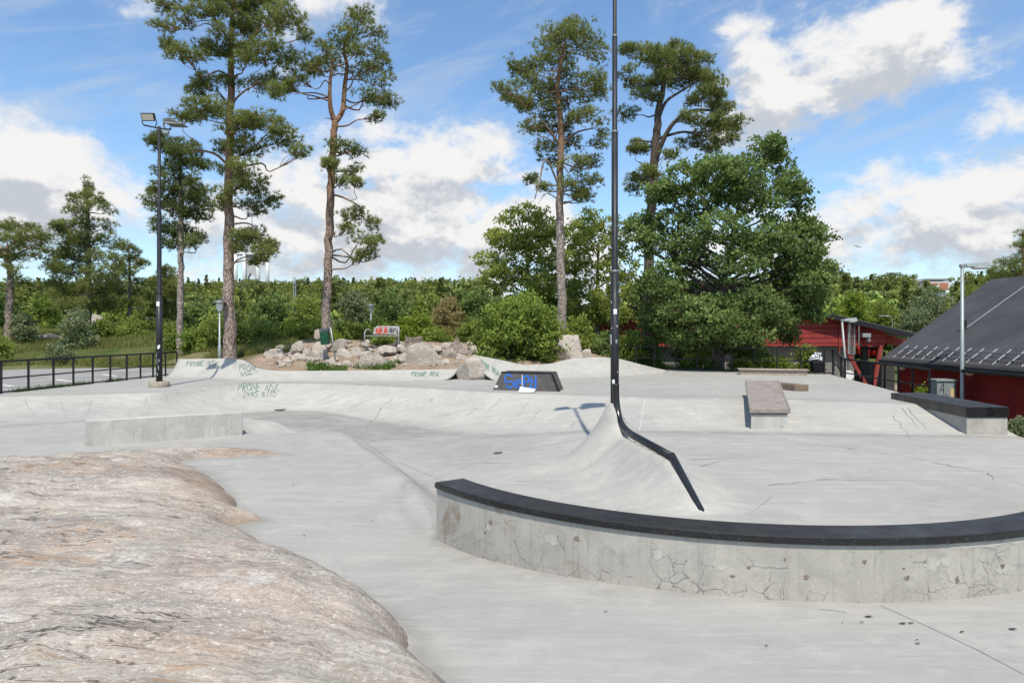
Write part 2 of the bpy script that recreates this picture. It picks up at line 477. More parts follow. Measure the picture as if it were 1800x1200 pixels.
M['leaf_litter'] = plain("dry leaf", (.055, .05, .045), .8, 0, .3, 20)

# ================================================================== the concrete park surface
ZD = .4
lip = np.array([(-30, 15.4), (-16, 15.8), (-12.3, 16.4), (-9.6, 17.3), (-9.0, 17.6), (-8.57, 19.1), (-8.0, 20.2), (-6.5, 20.5), (-5.0, 20.1), (-3.2, 19.2), (-.59, 17.6), (1.39, 16.8), (3.2, 16.3), (6.4, 15.7), (8.4, 14.9), (9.6, 14.6), (30, 14)])
bot = np.array([(-30, 14.0), (-14, 14.2), (-10.7, 14.3), (-9.6, 14.9), (-8.6, 16.1), (-7.9, 17.6), (-7.3, 18.5), (-6.4, 19.0), (-5.4, 19.0), (-4.6, 18.3), (-3.74, 17.25), (-1.8, 15.5), (-.85, 14.65), (.41, 14.05), (2.54, 13.56), (8.65, 12.97), (30, 12.5)])
_xs = np.linspace(-30, 30, 1201)


def _curve(c):
    y = np.interp(_xs, c[:, 0], c[:, 1]); k = np.exp(-np.linspace(-2, 2, 15) ** 2); k /= k.sum()
    return np.convolve(np.pad(y, 7, mode='edge'), k, 'valid')


LIP, BOT = _curve(lip), _curve(bot)
crest = [(-9.5, 15.0), (-7.2, 14.4), (-5.16, 13.1), (-3.75, 13.5), (-3.35, 13.35), (-2.48, 11.43), (-1.6, 9.6), (-1.1, 8.3), (-.85, 7.4), (-.8, 6.6)]
low_side = crest + [(30, 6.6), (30, 40), (-9.5, 40)]
SP0, SP1 = np.array([1.53, 10.55]), np.array([2.04, 7.30])


def park_z(x, y, spine=True):
    x = np.asarray(x, float); y = np.asarray(y, float)
    L = np.interp(x, _xs, LIP); B = np.interp(x, _xs, BOT)
    # the lower channel and bowl floor
    inside = in_poly(x, y, low_side)
    s = dist_poly(x, y, crest, False)
    g = .27 * sm((2.2 - x) / 3.6) * sm((y - 6.5) / 2.0) * sm((x + 10) / 3)
    dip = np.where(inside, -g * sm(s / .50), 0.0)
    floor = dip - .10 * np.exp(-(((x + .75) / 1.5) ** 2 + ((y - 6.6) / 1.6) ** 2))
    # low wedge behind the block ledge
    rx = (x + 6.0)
    ridge_y = 13.95 + .11 * (rx)
    hh = .27 * np.clip(1 - np.abs(rx) / np.where(rx < 0, 2.4, 1.85), 0, 1)
    dy = y - ridge_y
    wedge = hh * np.clip(np.where(dy < 0, 1 + dy / .95, 1 - dy / .9), 0, 1)
    floor = floor * (1 - np.clip(wedge / .10, 0, 1)) + wedge
    t = np.clip((y - B) / (L - B), 0, 1)
    curved = .25 * t + .75 * (1 - np.sqrt(np.clip(1 - (t * .93) ** 2, 0, 1))) / (1 - math.sqrt(1 - .93 ** 2))
    k = sm(x, .2, 3.0)
    prof = curved * (1 - k) + t * k
    z = floor * (1 - prof) + ZD * prof
    z = np.where(y >= L, ZD, z)
    # deck falls a little towards the fence on the right edge
    z = z - .06 * sm(x, 8.5, 11.5) * sm(y, 18, 16)
    if spine:
        d = SP1 - SP0; n2 = d.dot(d)
        q = ((x - SP0[0]) * d[0] + (y - SP0[1]) * d[1]) / n2
        qc = np.clip(q, 0, 1)
        dist = np.hypot(x - SP0[0] - qc * d[0], y - SP0[1] - qc * d[1])
        side = (x - SP0[0]) * d[1] - (y - SP0[1]) * d[0]      # >0 : left of the rail
        Hh = np.interp(qc, [0, .045, .10, .16, .70, .80, 1.0], [.93, .90, .66, .46, .42, .30, .03])
        W = np.interp(qc, [0, .15, .7, 1.0], [1.22, 1.15, 1.05, .75])
        W = np.where(side < 0, W * 1.15, W)
        r = np.clip(1 - np.clip(dist - .035, 0, 9) / W, 0, 1)
        z = z + Hh * (.88 * r ** 3.0 + .12 * r)
    z = z + .006 * fbm(x * .5, y * .5, 3) + .0015 * fbm(x * 3, y * 3, 2)
    return z


def XL(y): return np.interp(y, [-10, 16, 17.6, 23.7, 30], [-13.7, -13.7, -12.75, -12.2, -11.8])
def XR(y): return np.interp(y, [-10, 12.2, 16.2, 17.5, 23.0, 24.6, 30], [9.75, 9.62, 9.62, 9.95, 11.15, 11.65, 11.65])
def YB(x): return np.interp(x, [-14, -12.2, -9.5, -8.1, -6.5, -2, -.4, 1.5, 3, 4.6, 11.5, 13], [24.2, 23.75, 23.5, 22.3, 21.9, 22.3, 22.6, 23.2, 23.8, 28.9, 24.7, 24.6])


nS, nT = 520, 470
ss = np.linspace(0, 1, nS)
tt = np.concatenate([np.linspace(0, .30, 60, endpoint=False), np.linspace(.30, 1, nT - 60)])
S_, T_ = np.meshgrid(ss, tt, indexing='ij')
X0 = -13 + S_ * 24.5
Yg = -4 + T_ * (YB(X0) + 4)
for _ in range(3):
    Xg = XL(Yg) + S_ * (XR(Yg) - XL(Yg)); Yg = -4 + T_ * (YB(Xg) + 4)
Zg = park_z(Xg, Yg)
pv = np.stack([Xg, Yg, Zg], -1).reshape(-1, 3)
pf = grid_faces(nS, nT)
# edge skirt so that the slab has thickness
ring = np.concatenate([np.arange(nT), np.arange(1, nS) * nT + nT - 1, (nS - 1) * nT + np.arange(nT - 2, -1, -1), np.arange(nS - 2, 0, -1) * nT])
sk = pv[ring].copy(); sk[:, 2] -= .7
n0 = len(pv); m = len(ring); i = np.arange(m)
sf = np.stack([ring, ring[(i + 1) % m], n0 + (i + 1) % m, n0 + i], -1)[:, ::-1]
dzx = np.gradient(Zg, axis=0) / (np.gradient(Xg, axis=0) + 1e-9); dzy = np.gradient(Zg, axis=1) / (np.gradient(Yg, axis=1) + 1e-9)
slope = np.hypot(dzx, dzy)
bankA = sm(slope, .05, .26) * (1 - .7 * np.exp(-((Xg + 5.6) / 2.2) ** 4 - ((Yg - 13.8) / 1.3) ** 4))  # mask of sloped faces whose brighter sunlit look is painted in
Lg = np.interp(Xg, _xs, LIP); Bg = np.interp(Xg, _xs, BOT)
dirt_shadeA = np.exp(-((Yg - Bg + .12) / .22) ** 2) * .9 + np.exp(-((Yg - Lg - .25) / .3) ** 2) * .55 + .9 * np.exp(-((dist_poly(Xg, Yg, crest[4:9], False) - .25) / .16) ** 2) * in_poly(Xg, Yg, low_side)  # crease darkening at bank foot and lip; painted shade below the crest
dirt_shadeA += .5 * np.exp(-(np.abs(np.hypot(Xg - 2.6, Yg - 9.0) - 4.02) / .06) ** 2)
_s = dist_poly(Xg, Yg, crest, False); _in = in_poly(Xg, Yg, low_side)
dirt_shadeA += _in * (.75 * sm(_s, .62, .25) * sm(Yg, 15.5, 13.5) + .5 * (1 - bankA) * sm(Zg, -.09, -.17) * sm(Yg, 11, 13.5))  # shade of the drop face painted in; low floor toned darker
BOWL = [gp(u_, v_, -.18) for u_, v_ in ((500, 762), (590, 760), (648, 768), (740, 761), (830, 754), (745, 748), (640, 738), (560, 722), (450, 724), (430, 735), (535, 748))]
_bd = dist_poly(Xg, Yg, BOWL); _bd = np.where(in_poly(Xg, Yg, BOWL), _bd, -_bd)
dirt_shadeA = np.clip(dirt_shadeA + .85 * sm(_bd, -.05, .12), 0, 1)  # flat bowl floor darkened in colour to contrast with the brighter banks
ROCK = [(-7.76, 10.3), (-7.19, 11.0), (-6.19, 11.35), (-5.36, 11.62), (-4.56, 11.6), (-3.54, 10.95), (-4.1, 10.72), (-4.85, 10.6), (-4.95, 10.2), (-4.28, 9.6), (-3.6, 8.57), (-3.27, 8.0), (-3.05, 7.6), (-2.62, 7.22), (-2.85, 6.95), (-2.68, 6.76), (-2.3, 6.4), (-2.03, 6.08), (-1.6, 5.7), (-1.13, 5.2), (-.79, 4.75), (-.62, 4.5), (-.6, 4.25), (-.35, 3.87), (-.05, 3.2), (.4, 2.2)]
dirt_shadeA = np.clip(dirt_shadeA + .9 * np.exp(-(dist_poly(Xg, Yg, ROCK, False) / .10) ** 2), 0, 1)
ex = np.zeros(len(sk))
skate = obj("pavement", np.concatenate([pv, sk]), np.concatenate([pf, sf]), M['conc'], attrs={"bank": np.append(bankA.ravel(), ex), "dirt_shade": np.append(dirt_shadeA.ravel(), ex)})
tag(skate, kind="structure")
PV = BVHTree.FromPolygons([tuple(p) for p in pv[::1].tolist()], pf.tolist())
CAMP = Vector((0, 0, H))


def ray(bvh, u, v):
    d = Vector(((u - U0) / F, 1, (V0 - v) / F)).normalized()
    h = bvh.ray_cast(CAMP, d)
    return (h[0], h[1] if h[1].dot(d) < 0 else -h[1]) if h[0] is not None else (None, None)


def ribbon(mb, pts, nrm, w, taper=False):
    """flat strip lying along surface points"""
    n = len(pts)
    if n < 2: return
    v = []
    for i in range(n):
        a = pts[max(i - 1, 0)]; b = pts[min(i + 1, n - 1)]
        d = (b - a)
        if d.length < 1e-6: d = Vector((1, 0, 0))
        s = d.normalized().cross(nrm[i]).normalized()
        k = w / 2 * (1 - (.8 * i / (n - 1)) if taper else 1)
        v += [pts[i] - s * k, pts[i] + s * k]
    mb.add(v, [(2 * i, 2 * i + 1, 2 * i + 3, 2 * i + 2) for i in range(n - 1)])


def decal(mb, bvh, strokes, w, off=.004, step=3.0, taper=False):
    for st in strokes:
        P, N = [], []
        for (a, b) in zip(st[:-1], st[1:]):
            L = math.hypot(b[0] - a[0], b[1] - a[1]); k = max(1, int(L / step))
            for j in range(k + (1 if b is st[-1] else 0)):
                t = j / k
                p, nn = ray(bvh, a[0] + (b[0] - a[0]) * t, a[1] + (b[1] - a[1]) * t)
                if p is not None:
                    P.append(p + nn * off); N.append(nn)
        ribbon(mb, P, N, w, taper)


def jag(a, b, amp, n=8, seed=0):
    r = random.Random(seed); out = []
    for i in range(n + 1):
        t = i / n; e = 0 if i in (0, n) else 1
        out.append((a[0] + (b[0] - a[0]) * t + r.uniform(-amp, amp) * e, a[1] + (b[1] - a[1]) * t + r.uniform(-amp, amp) * .5 * e))
    return out


# joints, cracks and wheel marks in the concrete surface
mb = MB()
decal(mb, PV, [[(1134, 699), (1124, 757)], [(1140, 698), (1300, 701)], [(1392, 704), (1560, 712)], [(1320, 757), (1200, 757), (1126, 757)], [(1388, 760), (1540, 762), (1660, 766)]], .010)
decal(mb, PV, [[(648, 766), (740, 759), (830, 752)], [(423, 767), (495, 760), (583, 757)]], .014)
mb.obj("pale_joint", M['joint_pale'], skate)
mb = MB()
decal(mb, PV, [[(1548, 1064), (1640, 1105), (1720, 1143), (1800, 1185)], [(700, 812), (790, 850)], [(1440, 1070), (1488, 1076)]], .006)
decal(mb, PV, [[(745, 862), (700, 822), (668, 795), (640, 778)]], .016)
decal(mb, PV, [jag((1330, 895), (1357, 872), 2, 6, 4)], .006)
mb.obj("expansion_joint", M['joint'], skate)
mb = MB()
cr = [((1215, 808), (1375, 801), 2), ((1350, 853), (1480, 841), 2), ((1435, 843), (1665, 845), 2.5), ((1640, 813), (1745, 832), 3), ((1735, 831), (1752, 845), 2), ((1585, 717), (1614, 752), 2), ((1596, 718), (1632, 757), 2.5),
      ((1290, 775), (1345, 781), 1.5), ((1490, 790), (1510, 787), 1), ((1570, 730), (1600, 770), 3), ((1400, 781), (1490, 786), 1.5), ((1230, 820), (1280, 806), 1.5), ((905, 846), (985, 845), 1.5), ((848, 813), (960, 816), 1), ((1660, 770), (1760, 775), 1.5),
      ((670, 716), (640, 760), 3), ((760, 700), (735, 722), 2), ((690, 700), (660, 726), 2), ((1070, 905), (1090, 893), 1)]
for k, (a, b, am) in enumerate(cr):
    decal(mb, PV, [jag(a, b, am, 9, k)], .010, taper=True)
mb.obj("crack", M['crack'], skate)
mb = MB()
for k, (a, b) in enumerate([((106, 704), (118, 735)), ((44, 702), (62, 738)), ((160, 706), (152, 730)), ((291, 694), (296, 710)), ((355, 702), (370, 718)), ((258, 700), (254, 712)), ((415, 690), (436, 704)),
                            ((760, 702), (756, 720)), ((838, 716), (812, 742)), ((880, 700), (850, 730)), ((930, 706), (905, 734)), ((640, 705), (612, 722)), ((720, 708), (712, 716)), ((790, 728), (758, 735)), ((950, 720), (928, 744)), ((1010, 740), (1000, 756)), ((585, 694), (560, 706)), ((0, 742), (36, 744))]):
    decal(mb, PV, [jag(a, b, 1.5, 6, 50 + k)], .022, taper=True)
mb.obj("wheel_mark", M['mark'], skate)

# ================================================================== terrain around the park
tp = []
def T(u, v, Y): p = at(u, v, Y); tp.append((p[0], p[1], p[2]))
for p in [(-14, 10, .3), (-15, 16, .33), (-20, 18, .33), (-30, 18, .4), (-14, 22, .33), (-13.2, 26, .36), (-22, 24, .36), (-28, 24, .4), (-40, 20, .6), (-14, 28.5, .5), (-22, 29, .6), (-30, 29, .7),
          (-40, 34, 1.4), (-20, -10, .2), (0, -12, -.1), (12, -10, -.5), (16, 5, -1.2), (11.5, 11, -.75), (11, 14, -1.1), (12.4, 18, -1.2), (12.3, 23, -1.2), (20, 20, -1.3), (25, 10, -1.3), (14, 29, -1.2), (20, 34, -1.2), (30, 30, -1.3),
          (12.4, 26, -.3), (8, 27.6, .3), (5, 29.2, .35), (12, 32, -.9), (8, 34, -.6), (5, 36, -.2), (14, 42, -1.2), (25, 45, -1.4), (0, 45, .2), (-8, 46, .4), (-16, 60, .8), (0, 60, -.8), (20, 60, -1.5), (40, 45, -1.5), (40, 60, -1.6)]:
    tp.append(p)
for p in [(0, 600, 36), (150, 600, 38), (280, 592, 36), (0, 575, 46), (120, 572, 48), (260, 570, 46), (60, 590, 40), (330, 600, 34), (0, 560, 58), (200, 560, 58), (300, 630, 27), (345, 618, 27.5), (440, 634, 25), (470, 612, 27), (540, 600, 28.5), (520, 592, 32),
          (450, 651, 23.2), (560, 642, 23.9), (640, 646, 23.6), (600, 602, 27), (700, 602, 27), (780, 604, 27), (840, 608, 26), (700, 640, 24.0), (780, 645, 23.8), (860, 634, 24.4), (940, 634, 24.8), (1010, 622, 26), (1060, 626, 28), (700, 600, 31), (600, 596, 32), (850, 604, 31), (1000, 610, 31), (640, 625, 25.2), (560, 622, 25.2), (740, 622, 25.4)]:
    T(*p)
tp = np.array(tp)
_D = np.hypot(tp[:, None, 0] - tp[None, :, 0], tp[:, None, 1] - tp[None, :, 1])
_Wt = np.linalg.solve(np.block([[_D + np.eye(len(tp)) * -.05, np.ones((len(tp), 1))], [np.ones((1, len(tp))), np.zeros((1, 1))]]), np.append(tp[:, 2], 0))


def far_z(x, y):
    r = np.hypot(x * .55, y)
    z = -1.8 + 11.5 * sm(r, 78, 215) + 3 * sm(r, 215, 420)
    return z + 1.6 * fbm(x * .012 + 3, y * .012, 3) * sm(r, 60, 120)


park_poly = [(-13.4, -3.6), (-13.4, 16), (-12.4, 17.7), (-11.9, 23.9), (-9.4, 23.5), (-8.2, 22.5), (-6.5, 22.2), (-3.5, 22.6), (-1.7, 22.6), (-1.2, 22.8), (.4, 23.0), (1.5, 23.4), (3, 24.1), (4.2, 25.6), (4.7, 28.2), (11.2, 24.3), (10.8, 23), (9.6, 17.5), (9.3, 16), (9.35, -3.6)]


def terr_z(x, y, cut=False):
    x = np.asarray(x, float); y = np.asarray(y, float); sh = np.shape(x)
    xf = x.ravel(); yf = y.ravel(); out = np.empty(len(xf))
    for a in range(0, len(xf), 20000):
        d = np.hypot(xf[a:a + 20000, None] - tp[None, :, 0], yf[a:a + 20000, None] - tp[None, :, 1])
        out[a:a + 20000] = d @ _Wt[:-1] + _Wt[-1]
    z = np.clip(out, -1.8, 4).reshape(sh)
    k = np.maximum(sm(y, 46, 74), np.maximum(sm(np.abs(x + 2), 38, 60), sm(-y, 14, 40)))
    z = z * (1 - k) + far_z(x, y) * k
    z = z + .10 * fbm(x * .6, y * .6, 4)
    if cut:
        z = np.where(in_poly(x, y, park_poly), -1.9, z)
    return z


def tz(x, y): return float(terr_z(np.array([x]), np.array([y]))[0])


gx = np.unique(np.concatenate([np.arange(-16, 16, .2), np.arange(-40, 40, .6), np.linspace(-150, 150, 76), -150 - np.geomspace(5, 1200, 18), 150 + np.geomspace(5, 1200, 18)]))
gy = np.unique(np.concatenate([np.arange(10, 32, .2), np.arange(-12, 50, .6), np.linspace(50, 260, 70), 260 + np.geomspace(8, 1400, 16), -12 - np.geomspace(4, 600, 12)]))
GX, GY = np.meshgrid(gx, gy, indexing='ij')
GZ = terr_z(GX, GY, True)
GZ = GZ + np.where((GY > 21.5) & (GY < 32) & (np.abs(GX) < 12) & (GZ > -1), .07 * fbm(GX * 2.3, GY * 2.3, 3), 0)
# bare soil on the stony mound, the path and under the red buildings
_t = np.clip((XL(GY) - GX) / 22, 0, 1)
GZ = np.where((GX < XL(GY) + .3) & (GX > -35) & (GY > 7) & (GY < 27.5 - 2.0 * _t), np.minimum(GZ, .27), GZ)
soil = sm(GX, -10.0, -9.0) * sm(-GX, -4.6, -3.4) * sm(GY, 20, 21) * sm(-GY, -29.5, -27) + sm(GX, 9.5, 10.5) * .8 * sm(-GY, -45, -40) * sm(GY, 4, 8) + .8 * np.exp(-((GX + 11.6) ** 2 + (GY - 26.5) ** 2) / 2.5)
soil = np.clip(soil + .5 * fbm(GX * .5, GY * .5, 4), 0, 1) * (np.hypot(GX, GY) < 60)
ground = obj("ground", np.stack([GX, GY, GZ], -1).reshape(-1, 3), grid_faces(len(gx), len(gy)), M['terrain'], attrs={"soil": soil.ravel()})
tag(ground, kind="structure")

# the car park beyond the left fence
ax = np.linspace(0, 1, 60); ay = np.linspace(0, 1, 60)
AX, AY = np.meshgrid(ax, ay, indexing='ij')
Ya = 8 + AY * (19.3 - 2.0 * AX + .4 * np.sin(AX * 9)); Xa = (XL(Ya) - .12) * (1 - AX) + AX * -34
Za = np.maximum(terr_z(Xa, Ya) + .02, .335 + .0 * Xa)
Za = .34 + .055 * AX + .25 * sm(Ya, 24.5, 28) * .6
cpk = obj("car_park", np.stack([Xa, Ya, Za], -1).reshape(-1, 3), grid_faces(60, 60)[:, ::-1], M['asphalt']); tag(cpk, kind="structure")
# lift the car park above any bump of the ground below it
CPB = BVHTree.FromPolygons([tuple(v.co) for v in cpk.data.vertices], [tuple(p.vertices) for p in cpk.data.polygons])
mb = MB(); decal(mb, CPB, [[(2, 677), (24, 679)], [(98, 667), (128, 671)], [(180, 658), (205, 661)]], .12, .006); mb.obj("bay_line", M['white'], cpk)
# ================================================================== graffiti lettering: hand drawn strokes in a unit box
GL = {
 'P': [[(.15, 0), (.22, 1), (.75, .92), (.82, .65), (.2, .5)]], 'R': [[(.12, 0), (.2, 1), (.75, .95), (.75, .65), (.2, .5), (.85, 0)]],
 'O': [[(.5, 1), (.12, .8), (.08, .3), (.45, 0), (.85, .25), (.9, .75), (.5, 1), (.3, .75)]], 'N': [[(.08, 0), (.2, 1), (.75, .05), (.95, 1.1)]],
 'E': [[(.85, .95), (.2, .98), (.15, .05), (.85, 0)], [(.15, .52), (.7, .55)]], 'S': [[(.85, .92), (.3, 1), (.15, .72), (.75, .42), (.7, .08), (.1, .02)]],
 'K': [[(.2, 1), (.15, 0)], [(.85, 1), (.2, .5), (1.1, -.15)]], 'A': [[(0, 0), (.5, 1.05), (.95, 0)], [(.2, .38), (.8, .38)]], 'D': [[(.15, 0), (.2, 1), (.8, .75), (.8, .25), (.05, 0)]],
 'Y': [[(.05, 1), (.45, .5), (.9, 1)], [(.45, .5), (.3, 0)]], 'B': [[(.15, 0), (.2, 1), (.75, .85), (.25, .53), (.85, .25), (.1, 0)]], 'I': [[(.5, 1), (.45, 0)]], 'T': [[(.0, 1), (1, .98)], [(.5, 1), (.42, 0)]],
 'H': [[(.1, 1), (.12, 0)], [(.85, 1.05), (.85, 0)], [(.1, .5), (.9, .52)]], 'X': [[(.05, .95), (.95, .05)], [(.9, 1), (.1, 0)]], '-': [[(.1, .5), (.9, .55)]], ' ': []}


def word(txt, x0, y0, x1, y1, slant=.15, wob=.05, seed=1, y1b=None):
    """strokes in pixel units: the word fills x0..x1, baseline y1 up to y0"""
    r = random.Random(seed); n = len(txt); w = (x1 - x0) / n; out = []
    for i, c in enumerate(txt):
        k = r.uniform(.85, 1.12); dy = r.uniform(-.06, .06)
        for st in GL[c]:
            q = []
            for (a, b) in st:
                a += r.uniform(-wob, wob); b += r.uniform(-wob, wob) + dy
                tilt = ((y1b - y1) * ((i + a) / n)) if y1b is not None else 0
                q.append((x0 + (i + a * .92 + b * slant) * w, y1 + tilt - b * k * (y1 - y0)))
            q = [tuple(p) for p in spline([(a, b, 0) for a, b in q], 4 * len(q))[:, :2]] if len(q) > 2 else q
            out.append(q)
    return out


def bvh_of(o):
    M_ = o.parent.location if o.parent else Vector()
    return BVHTree.FromPolygons([tuple(v.co + M_) for v in o.data.vertices], [tuple(p.vertices) for p in o.data.polygons])


mb = MB()
decal(mb, PV, word("PRONE NSK", 417, 675, 490, 687, .25, .12, 3), .015, .006, 1.0)
decal(mb, PV, word("DYAS BITO", 428, 688, 486, 697, .1, .13, 4), .013, .006, 1.0)
mb.obj("graffiti", M['green_paint'], skate)["kind"] = "stuff"

# ================================================================== quarter pipes at the back: swept concrete skins
def quarter_pipe(label, path, hs, offs, loc, openend=()):
    P = np.array(path, float); n = 70
    s = np.linspace(0, len(P) - 1, n); k = np.arange(len(P))
    bx = np.interp(s, k, P[:, 0]); by = np.interp(s, k, P[:, 1]); hh = np.interp(s, k, hs)
    ker = np.exp(-np.linspace(-2, 2, 9) ** 2); ker /= ker.sum()
    f = lambda a: np.convolve(np.pad(a, 4, mode='reflect', reflect_type='odd'), ker, 'valid')
    bx, by, hh = f(bx), f(by), np.maximum(f(hh), .01)
    ox = np.interp(s, k, np.array(offs)[:, 0]); oy = np.interp(s, k, np.array(offs)[:, 1])
    tq = np.linspace(0, 1, 22)
    prof = .15 * tq + .85 * (1 - np.sqrt(1 - (.9 * tq) ** 2)) / (1 - math.sqrt(1 - .81))
    X = bx[:, None] + ox[:, None] * tq; Y = by[:, None] + oy[:, None] * tq
    Z = ZD + .008 + (hh[:, None]) * prof - .02 * (1 - tq) ** 8
    # rounded lip, a narrow top, then the back going down into the ground
    q = np.array([[.05, .00], [.12, -.01], [.34, -.02], [.36, -.6]])
    X2 = X[:, -1:] + ox[:, None] * 0; 
    bk = []
    for a, dz in q:
        bk.append((X[:, -1] + .1 * a * ox, Y[:, -1] + a, Z[:, -1] + (dz if dz > -.3 else -hh - .35)))
    X = np.concatenate([X, np.stack([b[0] for b in bk], 1)], 1); Y = np.concatenate([Y, np.stack([b[1] for b in bk], 1)], 1); Z = np.concatenate([Z, np.stack([b[2] for b in bk], 1)], 1)
    v = np.stack([X, Y, Z], -1).reshape(-1, 3)
    t = thing("quarter_pipe", label, "quarter pipe", loc)
    o = obj("riding_surface", v, grid_faces(n, X.shape[1]), M['conc'], t, attrs={"bank": np.full(len(v), .8), "dirt_shade": np.tile(np.append(np.exp(-(tq / .12) ** 2), [0, 0, 0, 0]), n)})  # face painted lighter as if sunlit, foot crease darker
    m_ = o.modifiers.new("thick", 'SOLIDIFY'); m_.thickness = .06; m_.offset = -1
    return t, o, BVHTree.FromPolygons([tuple(p) for p in v.tolist()], grid_faces(n, X.shape[1]).tolist())


qp1, qs1, QB1 = quarter_pipe("long pale concrete quarter pipe, tall at its left end, low along the stony mound",
    [(-11.75, 23.0), (-10.6, 22.85), (-9.9, 22.6), (-9.2, 22.1), (-8.5, 21.55), (-7.6, 21.2), (-5.3, 21.3), (-3.6, 21.6), (-2.9, 21.65), (-2.25, 21.55)],
    [.58, .60, .62, .60, .34, .27, .28, .28, .29, .32], [(.10, .8), (.05, .85), (.05, .85), (.1, .85), (.1, .8), (0, .8), (0, .8), (0, .85), (.2, .85), (.48, .85)], (-7, 21.3, ZD))
qp2, qs2, QB2 = quarter_pipe("concrete quarter pipe with a raised hump, its left end curving up against the split boulder",
    [(-.42, 21.45), (.0, 21.6), (.5, 21.8), (1.3, 22.2), (2.0, 22.5), (2.9, 22.9), (3.6, 23.4), (4.6, 24.4), (5.6, 25.6)],
    [.78, .62, .42, .44, .60, .64, .58, .26, .03], [(-.85, 1.0), (-.45, 1.0), (-.1, 1.0), (0, 1.0), (0, 1.1), (.05, 1.1), (.2, 1.1), (.4, .9), (.4, .6)], (2, 22.3, ZD))
mb = MB()
decal(mb, QB1, word("PRONE NSK", 327, 635, 384, 643, .2, .11, 11), .015, .008, .8)
decal(mb, QB1, word("PRONE", 420, 641, 454, 651, .2, .12, 12), .014, .008, .8)
decal(mb, QB1, word("NSA", 423, 653, 443, 661, .1, .12, 13), .014, .008, .8)
decal(mb, QB1, word("PRONE NSK", 722, 653, 772, 661, .3, .12, 14), .018, .008, .8)
mb.obj("graffiti", M['green_paint'], qp1)["kind"] = "stuff"
mb = MB(); decal(mb, QB2, word("PRONE NSA", 842, 630, 877, 639, .0, .07, 15, 662), .016, .008, .8)
if mb.v: mb.obj("graffiti", M['green_paint'], qp2)

# ================================================================== the bare rock in front
outline = [(-13.5, 9.2), (-9.5, 10.0), (-7.76, 10.3), (-7.19, 11.0), (-6.19, 11.35), (-5.36, 11.62), (-4.56, 11.6), (-3.54, 10.95), (-4.1, 10.72), (-4.85, 10.6), (-4.95, 10.2), (-4.28, 9.6), (-3.6, 8.57), (-3.27, 8.0), (-3.05, 7.6), (-2.62, 7.22),
           (-2.85, 6.95), (-2.68, 6.76), (-2.3, 6.4), (-2.03, 6.08), (-1.6, 5.7), (-1.13, 5.2), (-.79, 4.75), (-.62, 4.5), (-.6, 4.25), (-.35, 3.87), (-.05, 3.2), (.4, 2.2), (.8, .8), (.7, -1.5), (.2, -3.0), (-13.5, -3.2)]
rx = np.arange(-13.5, 1.2, .032); ry = np.concatenate([np.arange(-3.2, 2, .08), np.arange(2, 11.8, .032)])
RX, RY = np.meshgrid(rx, ry, indexing='ij')
# wobble the outline so that it is not a polygon
wx = RX + .10 * fbm(RX * 2.2, RY * 2.2, 4); wy = RY + .10 * fbm(RX * 2.2 + 40, RY * 2.2, 4)
ins = in_poly(wx, wy, outline); dd = dist_poly(wx, wy, outline)
sd = np.where(ins, dd, -dd)
amp = .05 + .36 * sm(RY, 11.3, 8.3) + .26 * sm(RY, 7.2, 4.2) - .15 * np.exp(-((RY - 7.0 - .25 * (RX + 2.6)) / .8) ** 2) * sm(RX, -7.5, -4)
amp = amp * .78 * (1 - .35 * sm(RY, 3, .5))
steep = np.interp(RY, [3, 6, 8, 10, 11], [.50, .55, .26, .50, .6])
hr = amp * (1 - np.exp(-np.clip(sd, 0, 9) / steep)) + .05 * sm(sd, 0, .3)
# foliation: ledges and grooves running obliquely
ca, sa = math.cos(.55), math.sin(.55)
fx = RX * ca - RY * sa; fy = RX * sa + RY * ca
wrp = fbm(RX * .7, RY * .7, 3)
fol = fbm(fx * .55 + wrp, fy * 2.6 + wrp * 2.2, 5, .6); fol2 = fbm(fx * 2.2, fy * 9 + wrp * 4, 4, .6)
hr = hr + sm(sd, 0, .5) * (.055 * fol + .007 * fol2 + .07 * fbm(RX * .9, RY * .9, 3) + .018 * fbm(RX * 9, RY * 9, 3, .6))
hr = np.where(ins, hr, np.maximum(-.12, sd * 1.5) - .02)
zr = hr - .015 - .08 * (1 - sm(sd, -.02, .06))
keep = (sd > -.10)
idx = -np.ones(RX.shape, int).ravel(); kf = grid_faces(len(rx), len(ry))
fk = kf[keep.ravel()[kf].all(1)]
used = np.unique(fk); idx[used] = np.arange(len(used))
rv = np.stack([RX, RY, zr], -1).reshape(-1, 3)[used]
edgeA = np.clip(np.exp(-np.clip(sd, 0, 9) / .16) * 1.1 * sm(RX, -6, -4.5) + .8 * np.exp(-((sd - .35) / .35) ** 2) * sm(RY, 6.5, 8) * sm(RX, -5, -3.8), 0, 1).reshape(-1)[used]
rock = solo("rock_outcrop", rv, idx[fk], M['gneiss'], "broad bare slab of banded pinkish grey bedrock rising from the pavement in the foreground", "rock outcrop", attrs={"edge": edgeA})

# ================================================================== the curved ledge
cc = np.array([2.6, 9.0]); a0, a1 = math.radians(212.6), math.radians(338)
t = thing("curved_ledge", "long curved concrete ledge with a black coping plate around the pole rail", "skate ledge", (2.6, 5.0, 0))
na = 160; aa = np.linspace(a0, a1, na)


def arc_band(r0, r1, z0, z1, aa):
    v = []
    for r, z in ((r1, z0), (r1, z1), (r0, z1), (r0, z0)):
        v.append(np.stack([cc[0] + r * np.cos(aa), cc[1] + r * np.sin(aa), np.full(len(aa), z)], 1))
    n = len(aa); v = np.concatenate(v); f = []
    for k in range(4):
        k2 = (k + 1) % 4
        f += [(k * n + i, k * n + i + 1, k2 * n + i + 1, k2 * n + i) for i in range(n - 1)]
    return v, f + [(0, n, 2 * n, 3 * n), (n - 1, 4 * n - 1, 3 * n - 1, 2 * n - 1)]


